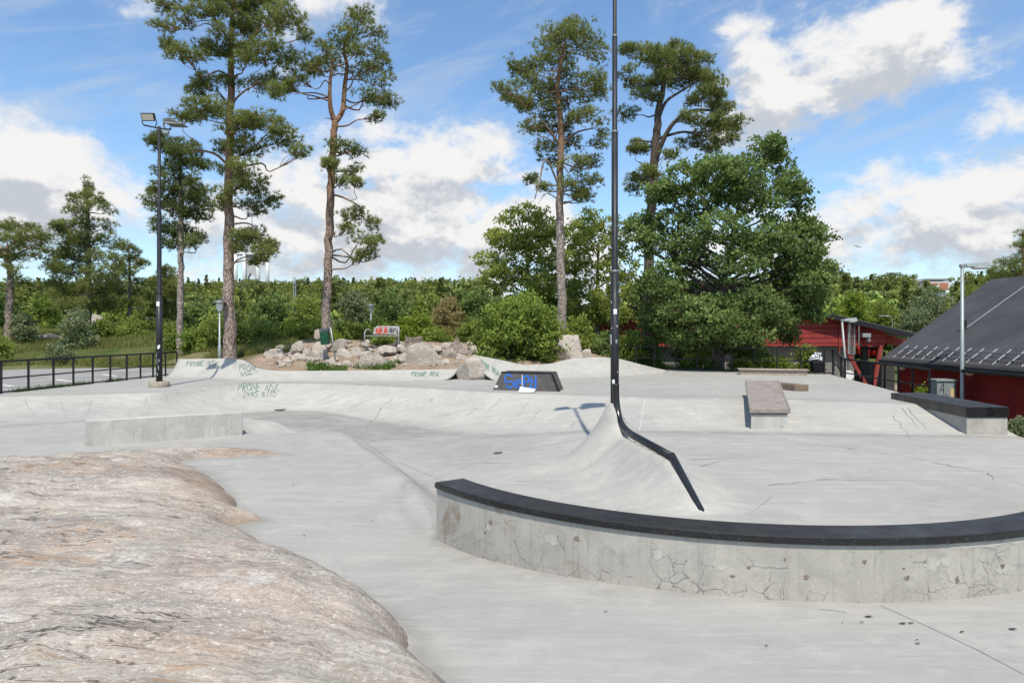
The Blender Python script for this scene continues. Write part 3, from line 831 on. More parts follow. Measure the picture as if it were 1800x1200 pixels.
v, f = arc_band(3.70, 3.985, -.3, .422, aa); o = obj("ledge_wall", v, f, M['cast_crackle'], t, False); fix(o)
v, f = arc_band(3.675, 4.0, .425, .48, aa); o = obj("coping", v, f, M['cap'], t, False); fix(o, .008)
ep = [(cc[0] + 4.006 * math.cos(a), cc[1] + 4.006 * math.sin(a), .402) for a in aa]
o_edge = MB()
v, f = arc_band(3.999, 4.007, .424, .470, aa); e = obj("edge_angle", v, f, M['capedge'], t, False); fix(e)
# cracks, patches and stains on its outer face (theta, z) -> thin strips
def face_pt(th, z, r=3.989): return Vector((cc[0] + r * math.cos(th), cc[1] + r * math.sin(th), z))
def face_n(th): return Vector((math.cos(th), math.sin(th), 0))
mb = MB(); R = random.Random(5)
def crackwalk(th, z, ang, ln, w, depth=0):
    P, N = [], []; st = .016
    for k in range(int(ln / st)):
        P.append(face_pt(th, z)); N.append(face_n(th))
        if R.random() < .22: ang += R.choice((-1, 1)) * R.uniform(.2, .7)
        a_ = ang + R.gauss(0, .25)
        th += math.cos(a_) * st / 4; z += math.sin(a_) * st
        if z > .415 or z < -.12: break
        if depth < 2 and R.random() < .06: crackwalk(th, z, ang + R.choice((-1, 1)) * R.uniform(.7, 1.5), ln * R.uniform(.25, .6), w * .75, depth + 1)
    ribbon(mb, P, N, w, True)
for k in range(26):
    th = math.radians(R.uniform(214, 312)); low = R.random() < .68
    crackwalk(th, R.uniform(-.03, .10) if low else R.uniform(.1, .34), R.choice((0, math.pi, 1.57, -1.57, 1.57, -1.57, 1.3, -1.8)), R.uniform(.05, .22), R.uniform(.0012, .0032))
for k in range(5):                                             # long level cracks
    th = math.radians(R.uniform(216, 300)); crackwalk(th, R.uniform(.10, .24), R.choice((.0, math.pi)), R.uniform(.4, .8), .0028, 1)
mb.obj("crack", M['crack'], t)["kind"] = "stuff"
def blotch(mb, th, z, rw, rh, seed, r=3.987):
    q = random.Random(seed); n = 22; v = [face_pt(th, z, r)]
    for k in range(n):
        a = 2 * math.pi * k / n; e = .65 + .7 * q.random() ** 1.2
        v.append(face_pt(th + math.cos(a) * rw * e / 4, min(.418, max(-.1, z + math.sin(a) * rh * e)), r))
    mb.add(v, [(0, 1 + k, 1 + (k + 1) % n) for k in range(n)])
mb = MB()
for k in range(7): blotch(mb, math.radians(R.uniform(222, 305)), R.uniform(.16, .31), R.uniform(.04, .09), R.uniform(.025, .05), k)
for k in range(6): blotch(mb, math.radians(R.uniform(280, 305)), .395, R.uniform(.08, .2), .022, 60 + k)
mb.obj("filler_patch", plain("repair mortar", (.43, .405, .355), .9, 0, .12, 16), t)["kind"] = "stuff"
mb = MB()
for k in range(16): blotch(mb, math.radians(R.uniform(214, 310)), R.uniform(.14, .32), R.uniform(.006, .024), R.uniform(.008, .026), 100 + k, 3.9875)
mb.obj("spalled_patch", plain("spalled concrete", (.27, .215, .165), .95, 0, .4, 60, .8), t)["kind"] = "stuff"

# ================================================================== the block ledge on the left
A = np.array([-7.32, 11.7]); B = np.array([-5.13, 13.0]); d = (B - A) / np.linalg.norm(B - A); nrm = np.array([-d[1], d[0]]) * .27
mb = MB(); q = [A, B, B + nrm, A + nrm]
mb.hexa([(p[0], p[1], -.3) for p in q], [(p[0], p[1], .44) for p in q])
mb.solo("concrete_block", M['cast_pale'], "low straight concrete block ledge behind the bare rock at left", "skate ledge", bevel=.012)

# ================================================================== the slanted ledge on the bank
t = thing("slanted_ledge", "short slanted ledge with a brown plate top and pale concrete base on the bank", "skate ledge", (5.1, 14.5, 0))
f0, f1 = at(1320, 757, 13.55), at(1384, 757, 13.55); b0, b1 = at(1313, 679, 16.6), at(1366, 677, 16.6)
z0, z1 = .33, .66
mb = MB(); mb.hexa([(f0[0], 13.55, -.1), (f1[0], 13.55, -.1), (b1[0] - .03, 16.5, .2), (b0[0] + .05, 16.5, .2)], [(f0[0], 13.55, z0), (f1[0], 13.55, z0), (b1[0] - .03, 16.5, z1), (b0[0] + .05, 16.5, z1)]); mb.obj("base", M['cast_pale'], t, bevel=.01)
mb = MB(); e = .045; mb.hexa([(f0[0] - e, 13.5, z0 + .025), (f1[0] + e, 13.5, z0 + .025), (b1[0] + e, 16.6, z1 + .025), (b0[0] - e, 16.6, z1 + .025)], [(f0[0] - e, 13.5, z0 + .115), (f1[0] + e, 13.5, z0 + .115), (b1[0] + e, 16.6, z1 + .115), (b0[0] - e, 16.6, z1 + .115)]); mb.obj("top_plate", M['plate'], t, bevel=.012)
mb = MB()
for xx, xb in ((f0[0] - e + .02, b0[0] - e + .02), (f1[0] + e - .02, b1[0] + e - .02)):
    mb.bar((xx, 13.5, z0 + .118), (xb, 16.6, z1 + .118), .035, .02)
mb.obj("edge_angle", M['plate'], t)
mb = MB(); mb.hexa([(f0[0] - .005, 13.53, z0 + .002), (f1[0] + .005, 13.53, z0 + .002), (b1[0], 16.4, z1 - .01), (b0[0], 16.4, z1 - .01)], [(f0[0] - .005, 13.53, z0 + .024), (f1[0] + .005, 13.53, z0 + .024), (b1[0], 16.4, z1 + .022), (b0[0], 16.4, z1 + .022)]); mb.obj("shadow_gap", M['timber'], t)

# ================================================================== the black topped ledge at the right edge
t = thing("bank_ledge", "concrete ledge with a thick black top running down the bank before the red barn", "skate ledge", (9.1, 14.4, 0))
q = [(8.66, 13.0), (9.44, 13.0), (9.66, 15.9), (8.86, 15.9)]
mb = MB(); mb.hexa([(p[0], p[1], -.4) for p in q], [(p[0], p[1], .34) for p in q]); mb.obj("base", M['cast'], t, bevel=.01)
q2 = [(8.645, 12.985), (9.455, 12.985), (9.675, 15.93), (8.845, 15.93)]
mb = MB(); mb.hexa([(p[0], p[1], .343) for p in q2], [(p[0], p[1], .54) for p in q2]); mb.obj("top", M['cap'], t, bevel=.01)
mb = MB(); mb.hexa([(8.655, 12.978, .346), (9.448, 12.978, .346), (9.448, 12.984, .346), (8.655, 12.984, .346)], [(8.655, 12.978, .532), (9.448, 12.978, .532), (9.448, 12.984, .532), (8.655, 12.984, .532)])
mb.hexa([(8.637, 12.99, .346), (8.643, 12.99, .346), (8.843, 15.92, .346), (8.837, 15.92, .346)], [(8.637, 12.99, .532), (8.643, 12.99, .532), (8.843, 15.92, .532), (8.837, 15.92, .532)])
mb.obj("side_plate", M['capedge'], t)

# ================================================================== small wooden pieces on the deck
mb = MB(); p = np.array([(7.0, 18.75), (7.42, 17.95), (7.7, 17.95), (7.28, 18.75)])
q = [(7.42, 17.9), (7.78, 17.9), (7.42, 18.9), (7.06, 18.9)]
mb.hexa([(a, b, .40) for a, b in q], [(a, b, .57) for a, b in q]); mb.solo("timber_block", M['timber'], "dark timber block lying on the deck behind the slanted ledge", "timber block", bevel=.012)
t = thing("wooden_box_ledge", "long low pale wooden box at the foot of the black railing", "skate ledge", (9.2, 24.3, .4))
mb = MB(); q = [(8.2, 24.6), (10.35, 23.9), (10.5, 24.3), (8.3, 25.0)]
mb.hexa([(a, b, .38) for a, b in q], [(a, b, .57) for a, b in q]); mb.obj("box", M['plank'], t, bevel=.01)
q = [(8.15, 24.55), (10.38, 23.83), (10.54, 24.34), (8.26, 25.06)]
mb = MB(); mb.hexa([(a, b, .573) for a, b in q], [(a, b, .61) for a, b in q]); mb.obj("top_board", M['plank'], t, bevel=.006)

# ================================================================== the trapezoid box with blue lettering
t = thing("trapezoid_box", "dark grey wooden ramp box with blue lettering standing at the bowl edge", "ramp box", (.4, 18.2, ZD))
b0, b1 = (-.52, 18.25), (1.22, 17.75); tp0, tp1 = (-.28, 18.232), (1.03, 17.855); dp = np.array([.18, .75]); zt = .88
M['ply'] = plain("black stained plywood", (.085, .078, .074), .65, 0, .25, 10, .15, .3, (.13, .12, .115))
mb = MB(); mb.hexa([(*b0, .39), (*b1, .39), (b1[0] + dp[0], b1[1] + dp[1], .39), (b0[0] + dp[0], b0[1] + dp[1], .39)], [(*tp0, zt), (*tp1, zt), (tp1[0] + dp[0], tp1[1] + dp[1], zt), (tp0[0] + dp[0], tp0[1] + dp[1], zt)])
bx = mb.obj("box", M['ply'], t)
BXB = bvh_of(bx)
mb = MB(); mb.bar((tp1[0] + .01, tp1[1] - .012, zt + .004), (b1[0] + .01, b1[1] - .012, .41), .07, .02); mb.bar((tp0[0], tp0[1] - .01, zt + .003), (tp1[0], tp1[1] - .01, zt + .003), .022, .03); mb.obj("edge_strip", M['black'], t)
mb = MB()
S = [[(901, 662), (893, 657), (887, 663), (889, 672), (900, 670), (904, 676), (896, 682), (889, 676)], [(906, 676), (916, 672), (914, 667), (906, 670), (907, 680), (918, 681)], [(921, 683), (920, 662), (928, 660), (930, 670), (920, 672)], [(934, 662), (933, 680)], [(933, 671), (941, 670)], [(942, 660), (941, 681)], [(923, 682), (944, 680)]]
decal(mb, BXB, S, .045, .006, 1.5); mb.obj("graffiti", M['blue_paint'], t)
mb = MB(); decal(mb, BXB, [[(918, 658), (918, 681)]], .016, .008, 2); mb.obj("chalk_line", M['sticker'], t); mb = MB(); decal(mb, BXB, [[(870, 679), (875, 679)]], .06, .008, 1); mb.obj("sticker", M['sticker'], t)
mb = MB(); pz = .47
mb.add([(.16, 17.55, .41), (.55, 17.4, .42), (.62, 17.75, .47), (.22, 17.88, .52), (.36, 17.7, .50)], [(0, 1, 4), (1, 2, 4), (2, 3, 4), (3, 0, 4)])
ps = mb.solo("paper_sheet", M['sticker'], "crumpled white paper lying against the foot of the dark ramp box", "paper"); 

# drain covers and litter on the floor
for (u, v, r, lab) in ((877, 796, .095, "round iron drain cover in the open floor left of the rail"), (492, 719.5, .16, "round iron drain cover in the bowl bottom near the green lettering")):
    p, n_ = ray(PV, u, v); mb = MB(); mb.disc((p.x, p.y, p.z - .01), r, .017, 'z', 28); mb.solo("drain_cover", M['manhole'], lab, "drain cover")
lit = [(1527, 1085, .035), (1515, 1095, .02), (1587, 1097, .03), (1602, 1096, .035), (1614, 1132, .03), (1691, 1112, .025), (1780, 1107, .035), (1348, 1136, .02), (1612, 1126, .015), (1481, 1096, .01), (654, 916, .02), (535, 942, .018), (516, 853, .02), (1065, 1076, .02)]
for k, (u, v, r) in enumerate(lit):
    p, n_ = ray(PV, u, v); rr = random.Random(k); a = rr.uniform(0, 3)
    r *= .75; pts = [(p.x + math.cos(a + b) * r * e, p.y + math.sin(a + b) * r * e * .5, p.z + .006 + .006 * (b > 2)) for b, e in ((0, 1.2), (1.2, .7), (2.2, .9), (3.3, 1.1), (4.5, .6))]
    mb = MB(); mb.prism(pts, (0, 0, .003)); mb.solo("leaf_scrap", M['leaf_litter'], "small dark dry leaf scrap lying on the bare pavement", "leaf scrap", group="dark leaf scraps scattered on the pavement")
# ================================================================== lighting masts with flood lamps
def flood_head(t, top, s=1.0):
    """cross arm with a square flood lamp on its left and a hooded one on its right"""
    x, y, z = top
    mb = MB(); mb.tube([(x - .44, y, z + .02), (x - .25, y, z - .02), (x, y, z - .07), (x + .22, y, z - .10), (x + .34, y, z - .10)], .022, 8); mb.tube([(x - .44, y, z + .02), (x - .48, y, z + .10), (x - .45, y - .05, z + .20)], .014, 6); mb.tube([(x - .12, y, z - .04), (x - .07, y, z + .08), (x - .09, y - .04, z + .2)], .014, 6)
    arm = mb.obj("cross_arm", M['fence'], t, True)
    mb = MB(); c = Vector((x - .27, y - .03, z + .25)); w, h, dpt = .38, .23, .17
    def rot(p): a = math.radians(28); return (c.x + p[0], c.y + p[1] * math.cos(a) - p[2] * math.sin(a), c.z + p[1] * math.sin(a) + p[2] * math.cos(a))
    b = [rot(p) for p in ((-w / 2, -dpt / 2, -h / 2), (w / 2, -dpt / 2, -h / 2), (w / 2 - .05, dpt / 2, -h / 2 + .04), (-w / 2 + .05, dpt / 2, -h / 2 + .04))]
    u = [rot(p) for p in ((-w / 2, -dpt / 2, h / 2), (w / 2, -dpt / 2, h / 2), (w / 2 - .05, dpt / 2, h / 2 - .04), (-w / 2 + .05, dpt / 2, h / 2 - .04))]
    mb.hexa(b, u); fl = mb.obj("flood_lamp", M['fence'], t, bevel=.012)
    mb = MB(); b = [rot(p) for p in ((-w / 2 + .03, -dpt / 2 - .012, -h / 2 + .03), (w / 2 - .03, -dpt / 2 - .012, -h / 2 + .03), (w / 2 - .03, -dpt / 2 - .003, -h / 2 + .03), (-w / 2 + .03, -dpt / 2 - .003, -h / 2 + .03))]
    u = [rot(p) for p in ((-w / 2 + .03, -dpt / 2 - .012, h / 2 - .03), (w / 2 - .03, -dpt / 2 - .012, h / 2 - .03), (w / 2 - .03, -dpt / 2 - .003, h / 2 - .03), (-w / 2 + .03, -dpt / 2 - .003, h / 2 - .03))]
    mb.hexa(b, u); g = mb.obj("lamp_glass", M['warm'], t); g.parent = fl; g.location = (0, 0, 0)
    mb = MB(); mb.tube([(x + .16, y, z - .10), (x + .12, y, z + .02), (x + .14, y, z + .10), (x + .2, y, z + .13)], .03, 8); mb.tube([(x + .30, y, z - .08), (x + .36, y, z + .02)], .02, 6)
    mb.add([(x + .17, y - .16, z + .16), (x + .17, y + .2, z + .16), (x + .17, y + .2, z + .07), (x + .17, y - .16, z + .07), (x + .36, y - .2, z + .18), (x + .36, y + .24, z + .18), (x + .72, y - .16, z + .03), (x + .72, y + .2, z + .03), (x + .72, y - .16, z - .0), (x + .72, y + .2, z - .0), (x + .30, y - .18, z + .02), (x + .30, y + .22, z + .02)],
           [(0, 1, 5, 4), (4, 5, 7, 6), (6, 7, 9, 8), (8, 9, 11, 10), (10, 11, 2, 3), (0, 3, 2, 1), (0, 4, 6, 8, 10, 3), (1, 2, 11, 9, 7, 5)])
    mb.obj("hooded_lamp", M['galv_dark'], t, bevel=.012)
    mb = MB(); mb.box((x + .20, y - .02, z - .19), (.15, .1, .09)); mb.obj("control_box", M['galv'], t, bevel=.01)


M['galv_dark'] = plain("dark galvanised steel", (.20, .21, .21), .5, .5, .12, 9)
M['warm'] = plain("flood lamp glass", (.66, .60, .47), .25, 0, .08, 20)
M['mast'] = mat_blackpaint("black mast paint", (.016, .017, .020), .42, .06)

# centre mast above the spine
px, py = 1.58, 10.5
t = thing("lamp_mast", "tall black lamp mast in the middle rising out of the concrete spine", "lamp post", (px, py, .4))
mb = MB(); mb.tube([(px, py, .3), (px, py, 2.9)], .064, 20); mb.obj("pole", M['mast'], t, True)
mb = MB(); mb.tube([(px, py, 2.9), (px, py, 2.93), (px, py, 5.03)], [.062, .050, .050], 20); mb.tube([(px, py, 5.03), (px, py, 5.05), (px, py, 6.5)], [.050, .040, .040], 18); mb.tube([(px, py, 6.5), (px, py, 6.52), (px, py, 9.2)], [.040, .031, .031], 16); mb.obj("upper_pole", M['mast'], t, True)
for zz, r in ((2.90, .066), (5.04, .0525), (6.51, .043)):
    mb = MB(); mb.tube([(px, py, zz - .02), (px, py, zz + .02)], r, 20); mb.obj("collar", M['galv_dark'], t, True)
flood_head(t, (px, py, 9.2))
def pole_sticker(px, py, r, th0, th1, z0, z1, mat, par):
    n = 6; v = []; f = []
    for k in range(n):
        a = math.radians(th0 + (th1 - th0) * k / (n - 1)); v += [(px + (r + .0015) * math.cos(a), py + (r + .0015) * math.sin(a), z0), (px + (r + .0015) * math.cos(a), py + (r + .0015) * math.sin(a), z1)]
    f = [(2 * k, 2 * k + 2, 2 * k + 3, 2 * k + 1) for k in range(n - 1)]
    return obj("sticker", v, f, mat, par)
zc = lambda v: 2 + (580 - v) / 1200 * (py - .06)
for th0, th1, va, vb, mm in ((245, 292, 552, 543, 'sticker'), (188, 212, 605, 588, 'sticker'), (225, 262, 674, 667, 'sticker'), (272, 300, 603, 596, 'galv'), (228, 248, 690, 682, 'galv'), (205, 216, 533, 529, 'sticker'), (310, 322, 516, 509, 'galv'), (290, 300, 575, 571, 'sticker'), (210, 219, 578, 575, 'sticker'), (300, 306, 655, 652, 'sticker')):
    pole_sticker(px, py, .064, th0, th1, zc(va), zc(vb), M[mm], t)

# bent black grind rail on the spine
gp_ = [(1.585, 10.42, 1.18), (1.585, 10.41, .98), (1.60, 10.38, .80), (1.625, 10.24, .62), (1.67, 10.0, .535), (1.72, 9.7, .505)]
path = spline(gp_, 40).tolist() + [(1.95, 8.32, .455)]
t = thing("grind_rail", "bent black round grind rail running from the mast down along the concrete spine", "grind rail", (1.8, 9, 0))
mb = MB(); mb.tube([p for p in path], .052, 14); mb.obj("upper_rail", M['black'], t, True)
mb = MB(); mb.tube([(1.948, 8.35, .46), (1.955, 8.28, .44), (2.045, 7.40, .03), (2.055, 7.33, -.02)], [.052, .052, .050, .036], 14); mb.obj("lower_rail", M['black'], t, True)
mb = MB(); mb.tube([(1.955, 8.37, .457), (1.953, 8.27, .435)], .0535, 14); mb.obj("weld_joint", M['fence'], t, True)

# left mast
lx, ly = -9.92, 19.2
t = thing("lamp_mast", "black lamp mast on a round concrete footing at left with two flood lamps on top", "lamp post", (lx, ly, ZD))
mb = MB(); mb.tube([(lx, ly, .30), (lx, ly, .545), (lx, ly, .56)], [.27, .27, .25], 24); mb.obj("footing", M['plank'], t, True)
mb = MB(); mb.tube([(lx, ly, .5), (lx, ly, 3.0)], .085, 16); mb.obj("pole", M['mast'], t, True)
mb = MB(); mb.tube([(lx, ly, 3.0), (lx, ly, 3.03), (lx, ly, 5.3), (lx, ly, 5.34), (lx, ly, 7.72)], [.08, .062, .06, .046, .04], 14); mb.obj("upper_pole", M['mast'], t, True)
flood_head(t, (lx, ly, 7.74))
zl = lambda v: 2 + (580 - v) / 1200 * (ly - .08)
for th0, th1, va, vb in ((240, 300, 538, 530), (262, 296, 613, 608), (278, 308, 611, 606), (230, 250, 628, 620), (250, 262, 640, 630), (275, 290, 650, 642), (255, 275, 660, 655), (285, 300, 636, 631)):
    pole_sticker(lx, ly, .085, th0, th1, zl(va), zl(vb), M['sticker' if vb < 615 else 'galv'], t)

# ================================================================== railings
def railing(name, label, pts, h, post_d, loc, rails=(0.02, .5, 1.0), sag=None):
    """pts: base points (x,y,z) at every post"""
    t = thing(name, label, "railing", loc)
    for k, nm in enumerate(("bottom_rail", "middle_rail", "top_rail")):
        mb = MB()
        for a, b in zip(pts[:-1], pts[1:]):
            za, zb = a[2] + rails[k] * h + .0, b[2] + rails[k] * h
            mb.bar((a[0], a[1], za), (b[0], b[1], zb), .04 if k != 2 else .05, .035 if k != 2 else .05)
        mb.obj(nm, M['fence'], t)
    for p in pts:
        mb = MB(); mb.bar((p[0], p[1], p[2] - .25), (p[0], p[1], p[2] + h - .022), .042); mb.obj("post", M['fence'], t)
    return t


def on_line(us, a, b, z):      # posts where the sight lines of the photo meet the line a-b
    out = []
    for u in us:
        k = (u - U0) / F
        tt_ = (a[0] - k * a[1]) / ((a[0] - b[0]) - k * (a[1] - b[1]))
        out.append((a[0] + (b[0] - a[0]) * tt_, a[1] + (b[1] - a[1]) * tt_, z(tt_) if callable(z) else z))
    return out


pl = [(-13.5, 13.6, .40), (-13.25, 15.3, .40)] + on_line([2, 50, 94, 129, 163, 194, 223, 247, 269, 291, 311], (-12.85, 17.1), (-12.05, 24.2), .41)
railing("railing", "low black tube railing at left between the park and the asphalt", pl, .80, 0, (-12.5, 20, .4), (.04, .47, 1.0))
a_, b_ = (4.3, 28.4), (11.62, 24.6)
pr = on_line([1085, 1118, 1150, 1188, 1225, 1256, 1285, 1326, 1366, 1407, 1449, 1464], a_, b_, .40)
s1 = [(11.62, 24.6, .40), (11.45, 23.75, .16), (11.2, 22.95, .10)]
s2 = on_line([1515, 1534, 1555, 1579, 1604, 1634], (11.2, 22.95), (11.3, 18.45), lambda q: .10 - .10 * q)
railing("railing", "long black tube railing behind the right deck, stepping down towards the red barn", pr + s1[1:] + s2, .93, 0, (9, 26, .4), (.06, .5, 1.0))

# ================================================================== grey street lamps, sign, cabinet
def street_lamp(label, x, y, zb, zt, head=.62, lean=0.0, sign=False):
    t = thing("street_lamp", label, "street lamp", (x, y, zb))
    mb = MB(); mb.tube([(x, y, zb), (x, y, zb + .9)], .075, 14); mb.obj("pole_base", M['galv'], t, True)
    mb = MB(); mb.tube([(x, y, zb + .85), (x - lean * .4, y, zb + 1.2), (x - lean, y, zt)], [.06, .05, .042], 14); mb.obj("pole", M['galv'], t, True)
    xt = x - lean
    mb = MB(); mb.hexa([(xt - .06, y - .05, zt - .02), (xt + .1, y - .05, zt - .03), (xt + .1, y + .05, zt - .03), (xt - .06, y + .05, zt - .02)], [(xt - .06, y - .05, zt + .06), (xt + .1, y - .05, zt + .06), (xt + .1, y + .05, zt + .06), (xt - .06, y + .05, zt + .06)])
    mb.hexa([(xt + .08, y - .10, zt - .02), (xt + head + .12, y - .12, zt + .0), (xt + head + .12, y + .12, zt + .0), (xt + .08, y + .10, zt - .02)], [(xt + .08, y - .07, zt + .08), (xt + head + .06, y - .08, zt + .13), (xt + head + .06, y + .08, zt + .13), (xt + .08, y + .07, zt + .08)])
    hd = mb.obj("lamp_head", M['galv'], t, bevel=.012)
    mb = MB(); mb.hexa([(xt + .34, y - .06, zt - .075), (xt + head, y - .06, zt - .065), (xt + head, y + .06, zt - .065), (xt + .34, y + .06, zt - .075)], [(xt + .26, y - .095, zt - .012), (xt + head + .08, y - .11, zt - .003), (xt + head + .08, y + .11, zt - .003), (xt + .26, y + .095, zt - .012)])
    g = mb.obj("lamp_glass", M['glass'], t, True); g.parent = hd; g.location = (0, 0, 0)
    return t


street_lamp("grey galvanised street lamp standing beside the power cabinet before the red barn", 12.2, 18.5, -1.2, 3.72)
st2 = street_lamp("grey street lamp leaning beside the wall ladder of the red gabled building", 14.0, 28.3, -1.2, 2.38, .5, .32)
mb = MB(); mb.disc((13.93, 28.2, .14), .20, .02, 'y', 28); mb.solo("round_sign", M['white'], "round white sign plate fixed low on the leaning street lamp", "sign")
def cab(x, y, z):
    t = thing("power_cabinet", "grey power cabinet with black scrawls beside the right street lamp", "cabinet", (x, y, z))
    mb = MB(); mb.box((x, y, z + .72), (.52, .36, 1.44)); mb.obj("body", M['galv'], t, bevel=.015)
    mb = MB(); mb.box((x, y, z + 1.475), (.58, .42, .06)); mb.obj("lid", M['galv'], t, bevel=.01)
    mb = MB(); mb.box((x + .16, y - .188, z + .95), (.12, .01, .6)); mb.obj("notice", plain("yellowed notice", (.55, .42, .20), .8), t)
    mb = MB()
    for st in word("SNK", 0, 0, 1, 1, .2, .1, 3) + word("A", .1, -1, .6, -.1, .2, .1, 5):
        P = [Vector((x - .24 + .3 * a, y - .186, z + 1.35 - .26 * (b + 1) * 1.0)) for a, b in st]
        ribbon(mb, P, [Vector((0, -1, 0))] * len(P), .018)
    mb.obj("graffiti", M['fence'], t)
    return t
cab(11.95, 18.95, -.86)

# ================================================================== the red barn on the right
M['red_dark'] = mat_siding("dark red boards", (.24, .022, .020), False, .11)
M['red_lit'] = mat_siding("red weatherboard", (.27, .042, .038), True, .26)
M['guard'] = plain('grey zinc', (.36, .37, .37), .5, 0, .1)
M['red_beam'] = plain("red beam paint", (.22, .036, .028), .7, 0, .15)
n = NT("black corrugated roof"); v = n.coord(); g = n.n('ShaderNodeTexCoord'); sx = n.n('ShaderNodeSeparateXYZ'); n.l(g.outputs['Object'], sx.inputs[0])
w_ = n.math('SINE', n.math('MULTIPLY', sx.outputs[1], 2 * math.pi / .09))
c = n.mix(n.ramp(n.noise(v, .8, 6, .65), [(.35, 0.0), (.65, 1.0)]), (.042, .039, .040), (.068, .064, .064))
n.bsdf(c, .62, n.bump(w_, .35, .012), spec=.3); M['roof'] = n.m
M['roof2'] = plain("grey roofing felt", (.16, .16, .165), .85, 0, .2, 5)
M['fascia'] = plain("black fascia", (.014, .014, .016), .5, 0, .15)
WX, EX, RX_, EZ, RZ = 12.75, 12.25, 17.6, 1.0, 3.86
y0, y1 = 4.0, 22.8
t = thing("red_barn", "dark red barn with a big black pitched roof at the right edge", "barn", (17.6, 14, -1.3))
mb = MB(); mb.hexa([(WX, y0, -1.6), (22.4, y0, -1.6), (22.4, y1 - .2, -1.6), (WX, y1 - .2, -1.6)], [(WX, y0, 1.20), (22.4, y0, 1.20), (22.4, y1 - .2, 1.20), (WX, y1 - .2, 1.20)])
mb.add([(WX, y1 - .2, 1.2), (22.4, y1 - .2, 1.2), (RX_, y1 - .2 + .9, 3.7)], [(0, 1, 2)])
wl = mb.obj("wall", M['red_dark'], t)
yr = y1 + 2.3
mb = MB()
mb.add([(EX, y0, EZ), (EX, y1, EZ), (RX_, yr, RZ), (RX_, y0, RZ), (EX, y0, EZ - .08), (EX, y1, EZ - .08), (RX_, yr, RZ - .14), (RX_, y0, RZ - .14),
        (22.9, y0, EZ), (22.9, y1, EZ), (22.9, y0, EZ - .08), (22.9, y1, EZ - .08)],
       [(0, 3, 2, 1), (4, 5, 6, 7), (0, 1, 5, 4), (1, 2, 6, 5), (3, 8, 9, 2), (7, 6, 11, 10), (8, 10, 11, 9), (2, 9, 11, 6)])
rf = mb.obj("roof", M['roof'], t)
ux = np.array([RX_ - EX, 0, RZ - EZ]); ux = ux / np.linalg.norm(ux); un = np.array([-ux[2], 0, ux[0]])
for yy in np.linspace(y1 - .6, 10.5, 24):                     # snow guard brackets up the slope
    p = np.array([EX, yy, EZ]) + ux * .18 + un * .03; q = p + ux * .62 + un * .11
    mb = MB(); mb.bar(p, q, .03, .02); mb.obj("snow_guard", M['guard'], t)
mb = MB()
for s_, h_ in ((.34, .07), (.62, .12)):
    p = np.array([EX, y1 - .4, EZ]) + ux * s_ + un * h_; mb.tube([p, p + np.array([0, -(y1 - .4 - y0), 0])], .016, 6)
mb.obj("snow_rail", M['galv_dark'], t)
mb = MB()                                                     # corrugated eave edge, drawn as a row of ridges
for yy in np.arange(10.0, y1, .11): mb.tube([np.array([EX - .03, yy, EZ - .01]), np.array([EX, yy, EZ]) + ux * .5 + un * .008], .027, 5)
r_ = mb.obj("eave_corrugation", M['roof'], t, True); r_.parent = rf; r_.location = (0, 0, 0); r_["kind"] = "stuff"
mb = MB(); mb.tube([(EX - .05, y0, EZ - .10), (EX - .05, y1, EZ - .10)], .05, 8); mb.obj("gutter", M['fascia'], t, True)
wp = [np.array([EX, 17.8, EZ]) + ux * s_ + np.array([0, -yy, 0]) + un * .02 for s_, yy in ((1.9, -.6), (4.2, 0), (6.0, .6))]
mb = MB(); mb.tube([(EX + (RX_ - EX) * k, 21.3 + (k - .35) * 2.05, EZ + (RZ - EZ) * k + .03) for k in (.35, .6, .995)], .016, 5); mb.obj("lightning_wire", M['galv'], t)
mb = MB(); mb.box((EX + (RX_ - EX) * .35, 21.35, EZ + (RZ - EZ) * .35 + .16), (.12, .12, .30)); mb.obj("roof_vent", M['fascia'], t)
for u, v in ((1590, 643), (1709, 652)):
    yy = WX * F / (u - U0); p = at(u, v, yy)
    bm = bmesh.new(); bmesh.ops.create_uvsphere(bm, u_segments=20, v_segments=12, radius=.135)
    vv = [(WX - .07 + q.co.x, yy + q.co.y, p[2] + q.co.z) for q in bm.verts]; ff = [[a.index for a in q.verts] for q in bm.faces]; bm.free()
    gl = obj("wall_lamp", vv, ff, M['glass'], t)
    mb = MB(); mb.disc((WX - .03, yy, p[2]), .09, .028, 'x', 16); b = mb.obj("lamp_mount", M['galv'], t); b.parent = gl; b.location = (0, 0, 0)

# ================================================================== the red gabled building behind the oak
Yb = 35.0
def B2(u, v, dy=0.0): return tuple(at(u, v, Yb + 0) + np.array([0, dy, 0]))
t = thing("gabled_building", "red weatherboarded building with a low black gable roof behind the oak", "building", (12, 36, -1.3))
poly = [B2(1050, 608), B2(1556, 608), B2(1556, 583), B2(1245, 498), B2(1050, 552)]
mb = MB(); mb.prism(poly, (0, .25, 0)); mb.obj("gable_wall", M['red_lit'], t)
mb = MB(); p = poly
for a, b in (((1556 + 60, 596), (1245, 511)), ((1245, 511), (1010, 576))):
    A_, B_ = np.array(B2(a[0], a[1] - 4)), np.array(B2(b[0], b[1] - 4))
    mb.add([A_ + (0, -.4, 0), B_ + (0, -.4, 0), B_ + (0, 14, 0), A_ + (0, 14, 0), A_ + (0, -.4, .10), B_ + (0, -.4, .10), B_ + (0, 14, .10), A_ + (0, 14, .10)], [(0, 1, 2, 3), (7, 6, 5, 4), (0, 4, 5, 1), (2, 6, 7, 3), (1, 5, 6, 2), (3, 7, 4, 0)])
mb.obj("roof", M['roof2'], t)
mb = MB()
